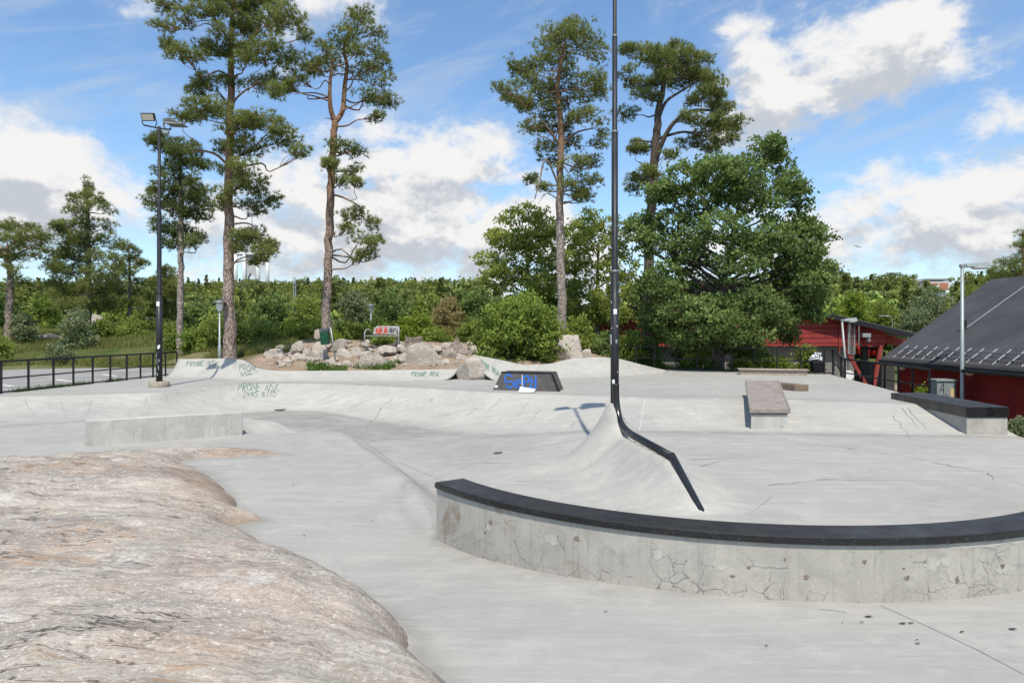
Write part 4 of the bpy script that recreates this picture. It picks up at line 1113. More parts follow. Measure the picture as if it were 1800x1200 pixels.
for a, b in (((1618, 596), (1245, 509)), ((1245, 509), (1010, 574))):
    A_, B_ = np.array(B2(a[0], a[1] - 2)), np.array(B2(b[0], b[1] - 2))
    mb.bar(A_ + (0, -.45, -.02), B_ + (0, -.45, -.02), .08, .24)
mb.obj("fascia", M['fascia'], t)
M['grey_wall'] = plain("grey rendered wall", (.20, .195, .175), .9, 0, .15, 3)
mb = MB(); mb.prism([B2(1050, 690), B2(1510, 690), B2(1510, 640), B2(1504, 609.5), B2(1050, 609.5)], (0, .2, 0)); o = mb.obj("lower_wall", M['grey_wall'], t); 
for v_ in o.data.vertices: v_.co.y += .5
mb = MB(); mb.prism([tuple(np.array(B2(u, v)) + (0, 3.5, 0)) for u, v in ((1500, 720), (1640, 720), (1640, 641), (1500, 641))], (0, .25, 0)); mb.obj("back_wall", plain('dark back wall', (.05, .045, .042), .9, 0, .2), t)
for u0, u1 in ((1548, 1528), (1482, 1526)):                   # V-shaped braces under the overhang
    a = np.array(B2(u0, 607)) + (0, -.02, 0); b = np.array(B2(u1, 690)) + (0, -.3, 0)
    mb = MB(); mb.bar(a, b, .17, .16); mb.obj("brace", M['red_beam'], t)
mb = MB(); a = np.array(B2(1558, 590)); b = np.array(B2(1622, 606)); mb.bar(a + (0, 1, 0), b + (0, 1.6, 0), .2, .42); mb.obj("eave_beam", M['red_beam'], t)
for u in (1541, 1572):
    a = np.array(B2(u, 606)); mb = MB(); mb.bar(a + (0, 3, 0), a + (0, 3, -3.2), .3); mb.obj("column", M['fascia'], t)
mb = MB()
for u in (1488, 1499):
    mb.bar(np.array(B2(u, 560)) + (0, -.18, 0), np.array(B2(u, 622)) + (0, -.18, 0), .045)
mb.bar(np.array(B2(1486, 566)) + (0, -.45, 0), np.array(B2(1486, 620)) + (0, -.45, 0), .03); mb.bar(np.array(B2(1502, 566)) + (0, -.45, 0), np.array(B2(1502, 608)) + (0, -.45, 0), .03)
for k in range(15):
    v = 562 + k * 4.2; mb.bar(np.array(B2(1488, v)) + (0, -.18, 0), np.array(B2(1499, v)) + (0, -.18, 0), .03)
mb.obj("wall_ladder", M['galv'], t)
mb = MB(); c = np.array(B2(1516, 591)); mb.box(c + (0, -.25, .05), (.42, .4, .2)); mb.box(c + (.18, -.2, -.18), (.16, .2, .2)); mb.obj("flood_lamp", M['galv'], t, bevel=.02)
mb = MB(); mb.box((np.array(B2(1475, 590)) + (0, -.03, 0)), (.06, .06, 1.9)); mb.obj("drain_pipe", M['red_beam'], t)

# red car glimpsed through the open carport
def car(label, x, y, z, col):
    t = thing("parked_car", label, "car", (x, y, z))
    side = [(-2.05, .35), (-2.1, .75), (-1.95, .95), (-1.25, 1.02), (-.75, 1.42), (.75, 1.45), (1.35, 1.02), (1.95, .88), (2.1, .6), (2.05, .35)]
    mb = MB(); mb.prism([(x + a, y - .82, z + b) for a, b in side], (0, 1.64, 0)); mb.obj("body", plain("red car paint", col, .3, 0, .05), t, bevel=.06)
    mb = MB(); mb.prism([(x + a, y - .835, z + b) for a, b in ((-1.1, 1.03), (-.72, 1.36), (.68, 1.38), (1.15, 1.03))], (0, .012, 0)); mb.obj("window", M['fascia'], t)
    for a in (-1.3, 1.3):
        for s in (-.84, .68):
            mb = MB(); mb.disc((x + a, y + s, z + .31), .31, .16, 'y', 18); w = mb.obj("wheel", M['fascia'], t)
    return t
cx = 43.5
car("red car glimpsed under the red building between the grey wall and the brace", 44.0, 85, float(far_z(np.array([44.]), np.array([85.]))[0]) - .05, (.55, .03, .03))
bm = bmesh.new(); bmesh.ops.create_uvsphere(bm, u_segments=24, v_segments=14, radius=.36); c = at(1546, 682, 22.6)
solo("concrete_ball", [(q.co.x + c[0] + .55, q.co.y + c[1] + 1.2, q.co.z * .8 - 0.55) for q in bm.verts], [[a.index for a in q.verts] for q in bm.faces], plain("orange red paint", (.48, .12, .07), .7), "orange red ball bollard behind the stepped down railing", "bollard"); bm.free()

# ================================================================== park furniture on the mound
def park_lamp(label, x, y, zb, zt, r=.22):
    t = thing("park_lamp", label, "lamp post", (x, y, zb))
    mb = MB(); mb.tube([(x, y, zb - .2), (x, y, zb + .7), (x, y, zb + .72), (x, y, zt - .38)], [.06, .055, .038, .032], 12); mb.obj("pole", M['galv'], t, True)
    mb = MB(); mb.tube([(x, y, zt - .40), (x, y, zt - .32), (x, y, zt - .12), (x, y, zt - .08)], [.05, .10, .13, .13], 16); mb.obj("lantern", M['glass'], t, True)
    mb = MB(); mb.tube([(x, y, zt - .09), (x, y, zt - .06), (x, y, zt), (x, y, zt + .03)], [r, r, .1, .03], 20); mb.obj("lamp_hat", M['galv_dark'], t, True)
x, y, _ = at(386, 600, 24.6); park_lamp("slim park lamp with a flat hat behind the tall quarter pipe", x, y, tz(x, y), at(386, 528, 24.6)[2], .24)
x, y, _ = at(652, 600, 36); park_lamp("slim park lamp with a flat hat behind the bench", x, y, tz(x, y), at(652, 535, 36)[2], .22)

# bench
by_ = 26.4
t = thing("bench", "grey metal bench with red and black graffiti on its back, on the stony mound", "bench", at(676, 605, by_))
zb = tz(at(676, 600, by_)[0], by_)
w0, w1 = at(644, 600, by_)[0], at(703, 600, by_)[0]
zs = zb + .46
M['bench'] = plain("bench steel", (.36, .35, .34), .5, .3, .1)
mb = MB()
for k in range(4): mb.box(((w0 + w1) / 2, by_ - .02 - k * .12 + .12, zs), (w1 - w0 - .06, .09, .03))
mb.obj("seat", M['bench'], t)
mb = MB(); mb.prism([(w0 + .22, by_ + .16, zs + .06), (w1 - .06, by_ + .16, zs + .06), (w1 - .04, by_ + .20, zs + .30), (w1 - .10, by_ + .22, zs + .38), (w0 + .36, by_ + .22, zs + .38), (w0 + .26, by_ + .20, zs + .30)], (0, .025, 0)); bk = mb.obj("backrest", M['bench'], t)
for xx in (w0, w1 - .16, w1):
    mb = MB(); yy = by_ - .3 if xx != w1 - .16 else by_ + .1
    mb.tube([(xx, yy, zb - .15), (xx, yy, zs + .12), (xx + .03 if xx == w0 else xx - .02, yy + .05, zs + .22), (xx + (.12 if xx == w0 else -.1), yy + .25, zs + .26), (xx + (.18 if xx == w0 else -.1), yy + .42, zs + .1)], .024, 8); mb.obj("leg", M['bench'], t, True)
BKB = bvh_of(bk)
def plate_text(mb, txt, x0, x1, z0, z1, y, w, seed, slant=0.0):
    for st in word(txt, 0, 0, 1, 1, slant, .05, seed):
        P = [Vector((x0 + (x1 - x0) * a, y, z1 - (z1 - z0) * b)) for a, b in st]; ribbon(mb, P, [Vector((0, -1, 0))] * len(P), w)
mb = MB(); plate_text(mb, "NEA", w0 + .34, w0 + .80, zs + .09, zs + .33, by_ + .145, .042, 4); mb.obj("graffiti", M['red_paint'], bk.parent)
mb = MB(); plate_text(mb, "HBPS", w0 + .84, w1 - .12, zs + .12, zs + .31, by_ + .145, .018, 6); mb.obj("graffiti", M['fence'], bk.parent)

# green litter bin on a leaning post
x, y, _ = at(586, 640, 24.3); zb = tz(x, y)
t = thing("litter_bin", "dark green litter bin on a leaning pale post in front of the boulders", "litter bin", (x, y, zb))
mb = MB(); mb.tube([(x + .10, y, zb - .15), (x - .02, y, zb + .7), (x - .10, y, zb + 1.24)], .03, 10); mb.obj("post", M['galv'], t, True)
M['green'] = plain("dark green plastic", (.012, .07, .035), .5, 0, .2)
cx_, cz_ = x - .32, zb + .92
mb = MB(); mb.hexa([(cx_ - .10, y - .12, cz_ - .30), (cx_ + .17, y - .12, cz_ - .29), (cx_ + .17, y + .12, cz_ - .29), (cx_ - .10, y + .12, cz_ - .30)], [(cx_ - .15, y - .14, cz_ + .16), (cx_ + .15, y - .14, cz_ + .18), (cx_ + .15, y + .14, cz_ + .18), (cx_ - .15, y + .14, cz_ + .16)]); mb.obj("bucket", M['green'], t, bevel=.02)
mb = MB(); mb.hexa([(cx_ - .17, y - .16, cz_ + .17), (cx_ + .17, y - .16, cz_ + .19), (cx_ + .17, y + .16, cz_ + .19), (cx_ - .17, y + .16, cz_ + .17)], [(cx_ - .14, y - .11, cz_ + .28), (cx_ + .13, y - .11, cz_ + .30), (cx_ + .13, y + .11, cz_ + .30), (cx_ - .14, y + .11, cz_ + .28)]); mb.obj("hood", plain("bin hood", (.03, .05, .055), .5), t, bevel=.02)

# stumps
M['stump'] = plain("grey weathered wood", (.235, .195, .165), .9, 0, .5, 14, .8, .15, (.085, .065, .055))
def stump(label, u, v, Y, r, h, seed, peak=False):
    x, y, _ = at(u, v, Y); zb = tz(x, y) - .1; rr = random.Random(seed); n = 48; rings = 14; V = []
    ph = [rr.uniform(0, 6.28) for _ in range(6)]
    for j in range(rings):
        q = j / (rings - 1)
        for k in range(n):
            a = 2 * math.pi * k / n
            lobe = sum(math.sin(a * m_ + ph[i]) for i, m_ in enumerate((3, 5, 7, 11))) / 4
            rad = r * ((.50 if not peak else .50 - .40 * q) + (1.5 + .9 * lobe) * (1 - q) ** 2.6 * .45) * (1 + .07 * lobe + .05 * math.sin(a * 17 + ph[4]))
            V.append((x + math.cos(a) * rad, y + math.sin(a) * rad, zb + h * q * (1 + (.05 if not peak else .12) * math.sin(a * 2 + ph[5]) * q)))
    V.append((x, y, zb + h * (.92 if not peak else 1.1)))
    f = [(j * n + k, j * n + (k + 1) % n, (j + 1) * n + (k + 1) % n, (j + 1) * n + k) for j in range(rings - 1) for k in range(n)] + [((rings - 1) * n + k, (rings - 1) * n + (k + 1) % n, rings * n) for k in range(n)]
    solo("tree_stump", V, f, M['stump'], label, "tree stump", False)
stump("flat sawn tree stump with spreading roots to the right of the bench", 727, 600, 25.9, .62, .62, 3)
stump("pointed splintered tree stump next to the big round bush", 803, 602, 25.6, .58, .55, 5, True)

# ================================================================== boulders and stones
def boulder(label, c, r, seed, mat='boulder', name="boulder", group=None, sub=4, cuts=15, up=0):
    rr = random.Random(seed); g = np.random.default_rng(seed)
    bm = bmesh.new(); bmesh.ops.create_icosphere(bm, subdivisions=sub, radius=1)
    P = np.array([v.co for v in bm.verts]); f = [[a.index for a in q.verts] for q in bm.faces]; bm.free()
    for k in range(cuts):
        d = g.normal(size=3); d[2] = abs(d[2]) * .8 if rr.random() < .75 else d[2]; d /= np.linalg.norm(d); h = g.uniform(.46, .84)
        s = P @ d - h; P = P - np.clip(s, 0, 9)[:, None] * d * .96
    o = g.uniform(0, 50, 3)
    ns = fbm(P[:, 0] * 1.6 + o[0] + P[:, 2], P[:, 1] * 1.6 + o[1] - P[:, 2] * 1.3, 5, .55)
    P = P * (1 + .09 * ns[:, None])
    a = rr.uniform(0, 6.28); R_ = np.array([[math.cos(a), -math.sin(a), 0], [math.sin(a), math.cos(a), 0], [0, 0, 1]])
    P = (P @ R_.T if up == 0 else P) * np.array(r) + np.array(c)
    return solo(name, P, f, M[mat], label, "boulder" if name == "boulder" else "stone", False if sub < 3 else True, group=group)


def bo(label, u, v, Y, w, hgt, seed, mat='boulder', dep=None, **k):
    """u,v: centre of the visible lump in the photo, w/hgt its half width and half height there"""
    p = at(u, v, Y); s = Y / F
    return boulder(label, (p[0], p[1], p[2] - hgt * s * .25), (w * s * 1.28, (dep or w * s * .9), hgt * s * 1.5), seed, mat, **k)


bo("split pale boulder wedged between the ends of the two quarter pipes", 832, 645, 22.2, 25, 25, 6, 'boulder_pale', .42)
bo("large grey ridged boulder behind the low quarter pipe, right of centre", 748, 626, 24.3, 38, 20, 12)
bo("broad flat grey boulder right of the litter bin", 657, 634, 24.0, 36, 16, 21)
bo("upright white boulder just left of the litter bin", 562, 618, 24.9, 17, 19, 30, 'boulder_pale')
bo("rounded grey boulder at the upper left of the stony mound", 524, 609, 25.4, 13, 9, 41)
bo("small flat pale boulder below the rounded one at the left of the mound", 524, 625, 24.8, 14, 6, 45, 'boulder_pale')
bo("angular grey slab balanced on top beside the litter bin", 597, 601, 25.6, 14, 8, 52, cuts=12)
bo("pale block boulder right behind the litter bin post", 606, 622, 25.2, 12, 12, 57, 'boulder_pale')
bo("pale boulder between the litter bin and the broad flat one", 628, 620, 25.3, 12, 10, 59, 'boulder_pale')
bo("whitish sloping boulder behind the right quarter pipe hump, right of the round bush", 1003, 613, 25.4, 32, 25, 61, 'boulder_pale')
bo("small pale rock on the soil right of the whitish sloping boulder", 1032, 622, 25.6, 12, 8, 65, 'boulder_pale')
bo("pale boulder leaning at the left foot of the ridged one", 714, 626, 24.2, 12, 9, 66, 'boulder_pale')
bo("small white boulder beside the big bush at the top right of the mound", 832, 617, 25.0, 11, 9, 68, 'boulder_pale')
bo("brownish boulder below the pointed stump", 793, 620, 24.9, 13, 7, 70)
bo("grey boulder between the hump and the round bush", 873, 637, 24.2, 9, 8, 73)
bo("pale rock standing beside the second pine trunk", 560, 584, 27.3, 8, 8, 77, 'boulder_pale')
bo("low bare rock slab in the grass slope at far left", 88, 592, 39, 28, 6, 80, 'boulder')
bo("distant grey rock face behind the small pines at left", 172, 565, 52, 40, 14, 83, 'boulder')
bo("distant grey rock face right of the small pines at left", 235, 548, 56, 30, 12, 86, 'boulder')
for k, (u, v, w, h, lab) in enumerate([(640, 606, 9, 5, "small pale boulder below the left leg of the bench"), (681, 613, 14, 6, "flat pinkish slab below the bench"), (704, 611, 10, 5, "small whitish boulder right below the bench"), (546, 634, 11, 5, "flat brown boulder at the left foot of the litter bin"),
        (583, 637, 12, 6, "low pale boulder at the foot of the litter bin post"), (615, 640, 9, 5, "small brown boulder at the front edge of the mound, right of the litter bin"), (689, 641, 17, 7, "low grey boulder between the broad flat one and the ridged one"), (769, 611, 10, 5, "small pale boulder between the two tree stumps"),
        (779, 637, 12, 6, "low pinkish boulder right of the ridged one"), (733, 611, 10, 4, "small boulder under the flat sawn stump"), (540, 618, 10, 6, "small grey boulder between the rounded and the upright one"), (640, 622, 10, 6, "pale boulder above the broad flat one"),
        (668, 618, 11, 5, "flat pale slab left of the ridged boulder"), (812, 629, 9, 6, "small pale boulder above the split one"), (505, 632, 9, 4, "outermost small boulder at the left end of the mound"), (575, 606, 9, 5, "grey boulder topmost behind the litter bin")]):
    bo(lab, u, v, 25.0 - (v - 620) * .045, w, h, 400 + k, 'boulder_pale' if k % 3 else 'boulder')
# loose stones on the mound
sr = random.Random(8)
for k in range(240):
    u = sr.uniform(470, 870); Y = sr.uniform(23.7, 27.2)
    x = (u - U0) / F * Y; z = tz(x, Y)
    s = abs(sr.gauss(0, .085)) + .045
    boulder("loose angular stone lying in the brown soil of the stony mound", (x, Y, z + s * .25), (s * sr.uniform(.9, 1.6), s, s * sr.uniform(.5, .9)), 200 + k, sr.choice(('boulder', 'boulder_pale', 'boulder_pale')), "stone", "loose stones scattered over the stony mound", 2, 7)

# ================================================================== bin with a white crumpled bag by the railing
x, y, _ = at(1437, 640, 25.6)
t = thing("rubbish_bag", "white and black crumpled rubbish bag hanging on the railing", "rubbish bag", (x, y, .45))
boulder_o = boulder("tmp", (x, y, .98), (.34, .18, .24), 5, 'boulder'); vv = [tuple(v.co + boulder_o.location) for v in boulder_o.data.vertices]; ff = [tuple(p.vertices) for p in boulder_o.data.polygons]; bpy.data.objects.remove(boulder_o)
n = NT("printed plastic"); q = n.coord(); n.bsdf(n.mix(n.ramp(n.noise(q, 9, 2, .5, 1.5), [(.50, 0.0), (.54, 1.0)]), (.75, .75, .76), (.03, .03, .035)), .4, n.bump(n.noise(q, 7, 5), .8, .05)); M['bag'] = n.m
obj("bag", vv, ff, M['bag'], t, False)
mb = MB(); mb.hexa([(x - .2, y - .15, .42), (x + .2, y - .15, .42), (x + .2, y + .15, .42), (x - .2, y + .15, .42)], [(x - .25, y - .17, .86), (x + .22, y - .17, .86), (x + .22, y + .17, .86), (x - .25, y + .17, .86)]); mb.obj("lower_bag", M['fascia'], t, bevel=.06)

# ================================================================== far structures
Yt = 420.0
t = thing("water_tower", "white concrete tower on tall columns rising over the wooded hill", "tower", at(442, 500, Yt))
M['tower'] = plain("white concrete", (.66, .66, .66), .8, 0, .05, .2)
for u, w in ((414, 2.3), (429.5, 1.9), (453.5, 2.4), (470, 2.2)):
    a = at(u, 440, Yt); b = at(u, 520, Yt); mb = MB(); mb.tube([b, a], w / 2 * 1.05, 12); mb.obj("column", M['tower'], t, True)
mb = MB(); a = [tuple(at(u, v, Yt + 1)) for u, v in ((431, 520), (431, 440), (453, 440), (453, 520), (449, 520), (449, 492), (445, 482), (440, 480), (436, 486), (435, 500), (435, 520))]; mb.prism(a, (0, 3, 0)); mb.obj("arch_wall", plain("grey concrete", (.42, .42, .43), .8, 0, .05, .2), t)
mb = MB(); mb.prism([tuple(at(u, v, Yt - 1)) for u, v in ((410, 447), (474, 447), (474, 436), (410, 436))], (0, 8, 0)); mb.obj("tank", M['tower'], t)
mb = MB(); mb.tube([at(443, 440, Yt), at(443, 372, Yt)], [.45, .2], 6); mb.obj("antenna", M['galv'], t)

Ya_ = 300.0
t = thing("apartment_block", "pale apartment block with a brick red front showing above the wood at right", "building", at(1645, 520, Ya_))
mb = MB(); mb.prism([tuple(at(u, v, Ya_)) for u, v in ((1628, 540), (1672, 540), (1672, 494), (1628, 494))], (0, 14, 0)); mb.obj("wall", M['tower'], t)
mb = MB(); mb.prism([tuple(at(u, v, Ya_ - .3)) for u, v in ((1652, 508), (1667, 508), (1667, 497), (1652, 497))], (0, .28, 0)); mb.prism([tuple(at(u, v, Ya_ - .3)) for u, v in ((1632, 500), (1650, 500), (1650, 497), (1632, 497))], (0, .28, 0)); mb.obj("brick_front", plain("brick", (.42, .16, .08), .9), t)
mb = MB(); mb.prism([tuple(at(u, v, Ya_ - .5)) for u, v in ((1606, 502), (1626, 492), (1674, 492), (1674, 489.5), (1626, 489.5), (1606, 499))], (0, 15, 0)); mb.obj("roof", M['galv'], t)
mb = MB(); mb.prism([tuple(at(u, v, Ya_ - .2)) for u, v in ((1608, 520), (1627, 520), (1627, 494), (1608, 503))], (0, 10, 0)); mb.obj("side_wall", M['grey_wall'], t)

def mast(label, u, v0, v1, Y, w=.22):
    a = at(u, v1, Y); b = at(u, v0, Y)
    t = thing("lattice_mast", label, "mast", b)
    for dx in (-w / 2, w / 2):
        mb = MB(); mb.bar(b + (dx, 0, 0), a + (dx * .8, 0, 0), .05); mb.obj("upright", M['galv'], t)
    mb = MB(); n = 16
    for k in range(n):
        p = b + (a - b) * k / n; q = b + (a - b) * (k + 1) / n; s = 1 if k % 2 else -1
        mb.bar(p + (s * w / 2, 0, 0), q + (-s * w / 2, 0, 0), .03)
    mb.obj("lacing", M['galv'], t)
    return t
mast("thin pale lattice mast standing in the wood between the two tall pines", 518, 600, 487, 58)
t = mast("pale floodlight mast among the trees to the right of the gabled building", 1659, 600, 514, 75, .25)
mb = MB(); c = at(1655, 518, 75); mb.box(c, (1.0, .3, .5)); mb.box(c + (0, 0, -.75), (1.0, .3, .45)); mb.obj("flood_lamp", M['galv'], t)
a = at(1568, 556, 62)
t = thing("street_lamp", "small pale curved street lamp behind the roof of the gabled building", "street lamp", (a[0], 62, -1.5))
mb = MB(); mb.tube([(a[0], 62, -1.6), (a[0], 62, a[2] - .3), (a[0] - .2, 62, a[2]), (a[0] - .8, 62, a[2] + .05)], .05, 8); mb.obj("pole", M['galv'], t, True)
mb = MB(); mb.box((a[0] - .95, 62, a[2] + .05), (.5, .2, .1)); mb.obj("lamp_head", M['galv'], t, bevel=.02)
pa, pb = at(1490, 517, 90), at(1700, 494, 110); pts = [pa + (pb - pa) * k / 10 + np.array([0, 0, -.5 * math.sin(math.pi * k / 10)]) for k in range(11)]
v, f = tube(pts, .04, 5); solo("power_line", v, f, M['galv'], "thin power line strung across the wood at right", "power line")
# gulls
def bird(u, v, Y, label):
    c = at(u, v, Y); s = .55
    V = [(c[0] - s, c[1], c[2] + .16), (c[0] - .2, c[1] - .12, c[2] + .12), (c[0], c[1] - .3, c[2]), (c[0] + .2, c[1] - .12, c[2] + .12), (c[0] + s, c[1], c[2] + .1), (c[0] + .18, c[1] + .1, c[2] + .06), (c[0], c[1] + .3, c[2] + .02), (c[0] - .18, c[1] + .1, c[2] + .06), (c[0], c[1], c[2] - .08)]
    return solo("bird", V, [(0, 1, 7), (1, 2, 8, 7), (2, 3, 5, 8), (3, 4, 5), (5, 6, 8), (6, 7, 8)], M['fascia'], label, "bird", False)
bird(1506, 433, 110, "left of two tiny dark birds flying over the wood at right"); bird(1511, 435, 118, "right of two tiny dark birds flying over the wood at right")
# ================================================================== vegetation
M['needle'] = mat_leaf("pine needles", (.062, .080, .024), (.33, .365, .115), .25)
M['needle_blue'] = mat_leaf("dark pine needles", (.05, .068, .024), (.25, .295, .10), .25)
M['oak'] = mat_leaf("oak leaves", (.034, .06, .018), (.235, .32, .095), .28)
M['birch'] = mat_leaf("light leaves", (.06, .095, .018), (.33, .39, .085), .32)
M['bushleaf'] = mat_leaf("bush leaves", (.036, .066, .012), (.30, .385, .075), .28)
M['silver'] = mat_leaf("silvery leaves", (.065, .095, .04), (.27, .31, .16), .28)
M['clump'] = mat_leaf('light green leaves', (.075, .11, .02), (.44, .49, .12), .35)  # leaves of a lighter green
M['brown'] = mat_leaf("brownish leaves", (.12, .10, .035), (.38, .31, .14), .25)
M['lime'] = mat_leaf("yellow green leaves", (.10, .15, .015), (.27, .34, .05), .35)
M['grass'] = mat_leaf("grass blades", (.075, .09, .02), (.27, .27, .085), .3)
M['weed'] = mat_leaf("weed leaves", (.035, .075, .012), (.12, .21, .035), .3)
M['wood_dec'] = mat_leaf("far leaves", (.06, .08, .02), (.325, .355, .085), .28, 1.0)
M['wood_con'] = mat_leaf("far needles", (.055, .07, .02), (.26, .285, .08), .22, .6)
M['bark'] = mat_bark("pine bark", (.20, .155, .13), (.27, .16, .10), 3.5, 7.0)
M['bark_grey'] = mat_bark("grey pine bark", (.21, .175, .15), (.25, .15, .09), 5.0, 9.0)
M['bark_dark'] = mat_bark("dark bark", (.10, .085, .07), (.12, .095, .075), 3, 8)


def unit(g, n):
    d = g.normal(size=(n, 3)); return d / (np.linalg.norm(d, axis=1)[:, None] + 1e-9)


def leaf_quads(g, C, size, asp=.6, up=.5, jit=.35):
    """one small folded leaf per centre"""
    n = len(C); nrm = unit(g, n); nrm[:, 2] = nrm[:, 2] * (1 - up) + up * np.abs(nrm[:, 2]); nrm /= np.linalg.norm(nrm, axis=1)[:, None]
    a = unit(g, n); a -= nrm * (a * nrm).sum(1)[:, None]; a /= np.linalg.norm(a, axis=1)[:, None] + 1e-9; b = np.cross(nrm, a)
    s = size * g.uniform(1 - jit, 1 + jit, n)[:, None]
    a = a * s / 2; b = b * s / 2 * asp
    v = np.stack([C - a, C + b * .9 - a * .1, C + a, C - b * .9 - a * .1], 1).reshape(-1, 3)
    return v, np.arange(4 * n).reshape(n, 4)


def needle_tris(g, C, D, length, width, k):
    """tufts: k thin blades fanning out from every centre around direction D"""
    n = len(C); Cc = np.repeat(C, k, 0); Dd = np.repeat(D, k, 0) + unit(g, n * k) * .85
    Dd /= np.linalg.norm(Dd, axis=1)[:, None] + 1e-9
    s = np.cross(Dd, unit(g, n * k)); s /= np.linalg.norm(s, axis=1)[:, None] + 1e-9
    L = length * g.uniform(.6, 1.2, n * k)[:, None]
    v = np.stack([Cc - s * width / 2, Cc + s * width / 2, Cc + Dd * L], 1).reshape(-1, 3)
    return v, np.arange(3 * n * k).reshape(-1, 3)


def crook(a, b, g, amp=.12, n=7, sag=0.0):
    a = np.array(a, float); b = np.array(b, float); L = np.linalg.norm(b - a)
    mid = [a + (b - a) * t + g.normal(size=3) * amp * L * math.sin(math.pi * t) * .5 + np.array([0, 0, sag * L * math.sin(math.pi * t)]) for t in (0, .3, .65, 1)]
    mid[0] = a; mid[-1] = b
    return spline(mid, n)


class Wood:
    def __init__(s): s.v = []; s.f = []; s.n = 0
    def tube(s, path, rad, n=6):
        v, f = tube(path, rad, n, True); s.v.append(v); s.f += [tuple(i + s.n for i in q) for q in f]; s.n += len(v)
    def obj(s, name, mat, t): return obj(name, np.concatenate(s.v), s.f, mat, t, True)


def pine(label, Y, trunk, widths, pads, seed, mat='needle', bark='bark', depth=1.6, dens=1.0, limbs=(), dead=(), group=None, tuft=.17, extra=0, fork=None, name="pine_tree"):
    """trunk/pads/limbs are traced from the photo (u, v[, ru, rv]) and given their own depth around Y"""
    g = np.random.default_rng(seed)
    tp_ = np.array([at(u, v, Y) for u, v in trunk])
    base = tp_[0].copy(); gz = tz(base[0], base[1]); base[2] = min(base[2], gz)
    t = thing(name, label, "pine tree", (base[0], base[1], base[2]), group)
    tp_[0][2] = base[2] - .3
    P = spline(tp_, 40); s = np.linspace(0, 1, len(P)); W_ = np.interp(s, np.linspace(0, 1, len(widths)), widths) * Y / F / 2
    P[1:-1, :2] += g.normal(size=(len(P) - 2, 2)) * W_[1:-1, None] * .12
    wd = Wood(); wd.tube(P, W_ * np.where(s < .03, 1.25, 1), 14)
    stem = [P[3:]]; sw = [W_[3:]]
    if fork:
        for path, w0_, w1_ in fork:
            q = spline([at(u, v, Y + dy) for u, v, dy in path], 20); wd.tube(q, np.linspace(w0_, w1_, len(q)) * Y / F / 2, 10); stem.append(q); sw.append(np.linspace(w0_, w1_, len(q)) * Y / F / 2)
    for path, w0_, w1_ in limbs: q = spline([at(u, v, Y + dy) for u, v, dy in path], 16); stem.append(q[4:]); sw.append(np.linspace(w0_, w1_, len(q))[4:] * Y / F / 2)
    stem = np.concatenate(stem); sw = np.concatenate(sw)
    wd.obj("trunk", M[bark], t)
    lb = Wood(); V = []; Fc = []; Tn = []; nv = 0
    pads = list(pads)
    for k in range(extra):
        p = pads[g.integers(0, len(pads))]; pads.append((p[0] + g.uniform(-14, 14), p[1] + g.uniform(-10, 10), p[2] * g.uniform(.6, .9), p[3] * g.uniform(.6, .9)))
    zmin = min(-p[1] for p in pads); zmax = max(-p[1] for p in pads)
    for (u, v, ru, rv) in pads:
        dy = g.uniform(-1, 1) * depth
        c = at(u, v, Y + dy); sc = (Y + dy) / F
        rx_, rz_ = ru * sc * 1.06, rv * sc * 1.08; ry_ = max(rx_ * .95, rz_)
        # limb from the trunk below the pad
        dd_ = stem - c; cost = np.linalg.norm(dd_, axis=1) + np.clip(dd_[:, 2] + .1, 0, 9) * 1.2 + np.abs(dd_[:, 2] + .35 * np.hypot(dd_[:, 0], dd_[:, 1])) * .25
        j = int(np.argmin(cost)); root = stem[j]
        q = crook(root, c + np.array([0, 0, -rz_ * .35]), g, .2, 9, -.04)
        lb.tube(q, np.linspace(max(.014, min(.045, sw[j] * .45)), .010, len(q)), 5)
        nsub = max(7, int(12.5 * dens * (rx_ * ry_) / .3)); nsub = min(nsub, 42)
        sub = unit(g, nsub) * np.array([rx_, ry_, rz_]) * (g.uniform(.25, 1, nsub) ** .5)[:, None] + c
        for sc_ in sub[:7]:
            lb.tube(np.array([q[-3], (q[-3] + sc_) / 2 + g.normal(size=3) * .05, sc_]), np.array([.012, .009, .005]), 4)
        for sc_ in sub:                                       # each shoot cluster carries many tufts
            m_ = int(18 * dens); off = unit(g, m_) * (g.uniform(.1, 1, m_) ** .5)[:, None] * np.array([.25, .25, .17]) * (.8 + .5 * rx_)
            C = sc_ + off; D = off * 1.6 + np.array([0, 0, .22]); D /= np.linalg.norm(D, axis=1)[:, None] + 1e-9
            vv, ff = needle_tris(g, C, D, tuft * 1.08, .020, 11)
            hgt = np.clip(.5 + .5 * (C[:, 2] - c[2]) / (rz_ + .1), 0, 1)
            tn = np.clip(.22 + .5 * hgt + g.normal(size=m_) * .17 + g.normal() * .10, 0, 1)  # upper tufts painted lighter, lower ones darker, like light from above
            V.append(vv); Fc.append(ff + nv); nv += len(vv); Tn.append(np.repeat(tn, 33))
    for path, w0_, w1_ in limbs:
        q = spline([at(u, v, Y + dy) for u, v, dy in path], 16); lb.tube(q, np.linspace(w0_, w1_, len(q)) * Y / F / 2, 7)
    for path in dead:
        q = spline([at(u, v, Y + dy) for u, v, dy in path], 12); lb.tube(q, np.linspace(.03, .008, len(q)), 5)
    lb.obj("limb", M[bark], t)["kind"] = "stuff"
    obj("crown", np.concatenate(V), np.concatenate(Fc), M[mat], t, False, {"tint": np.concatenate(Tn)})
    return t


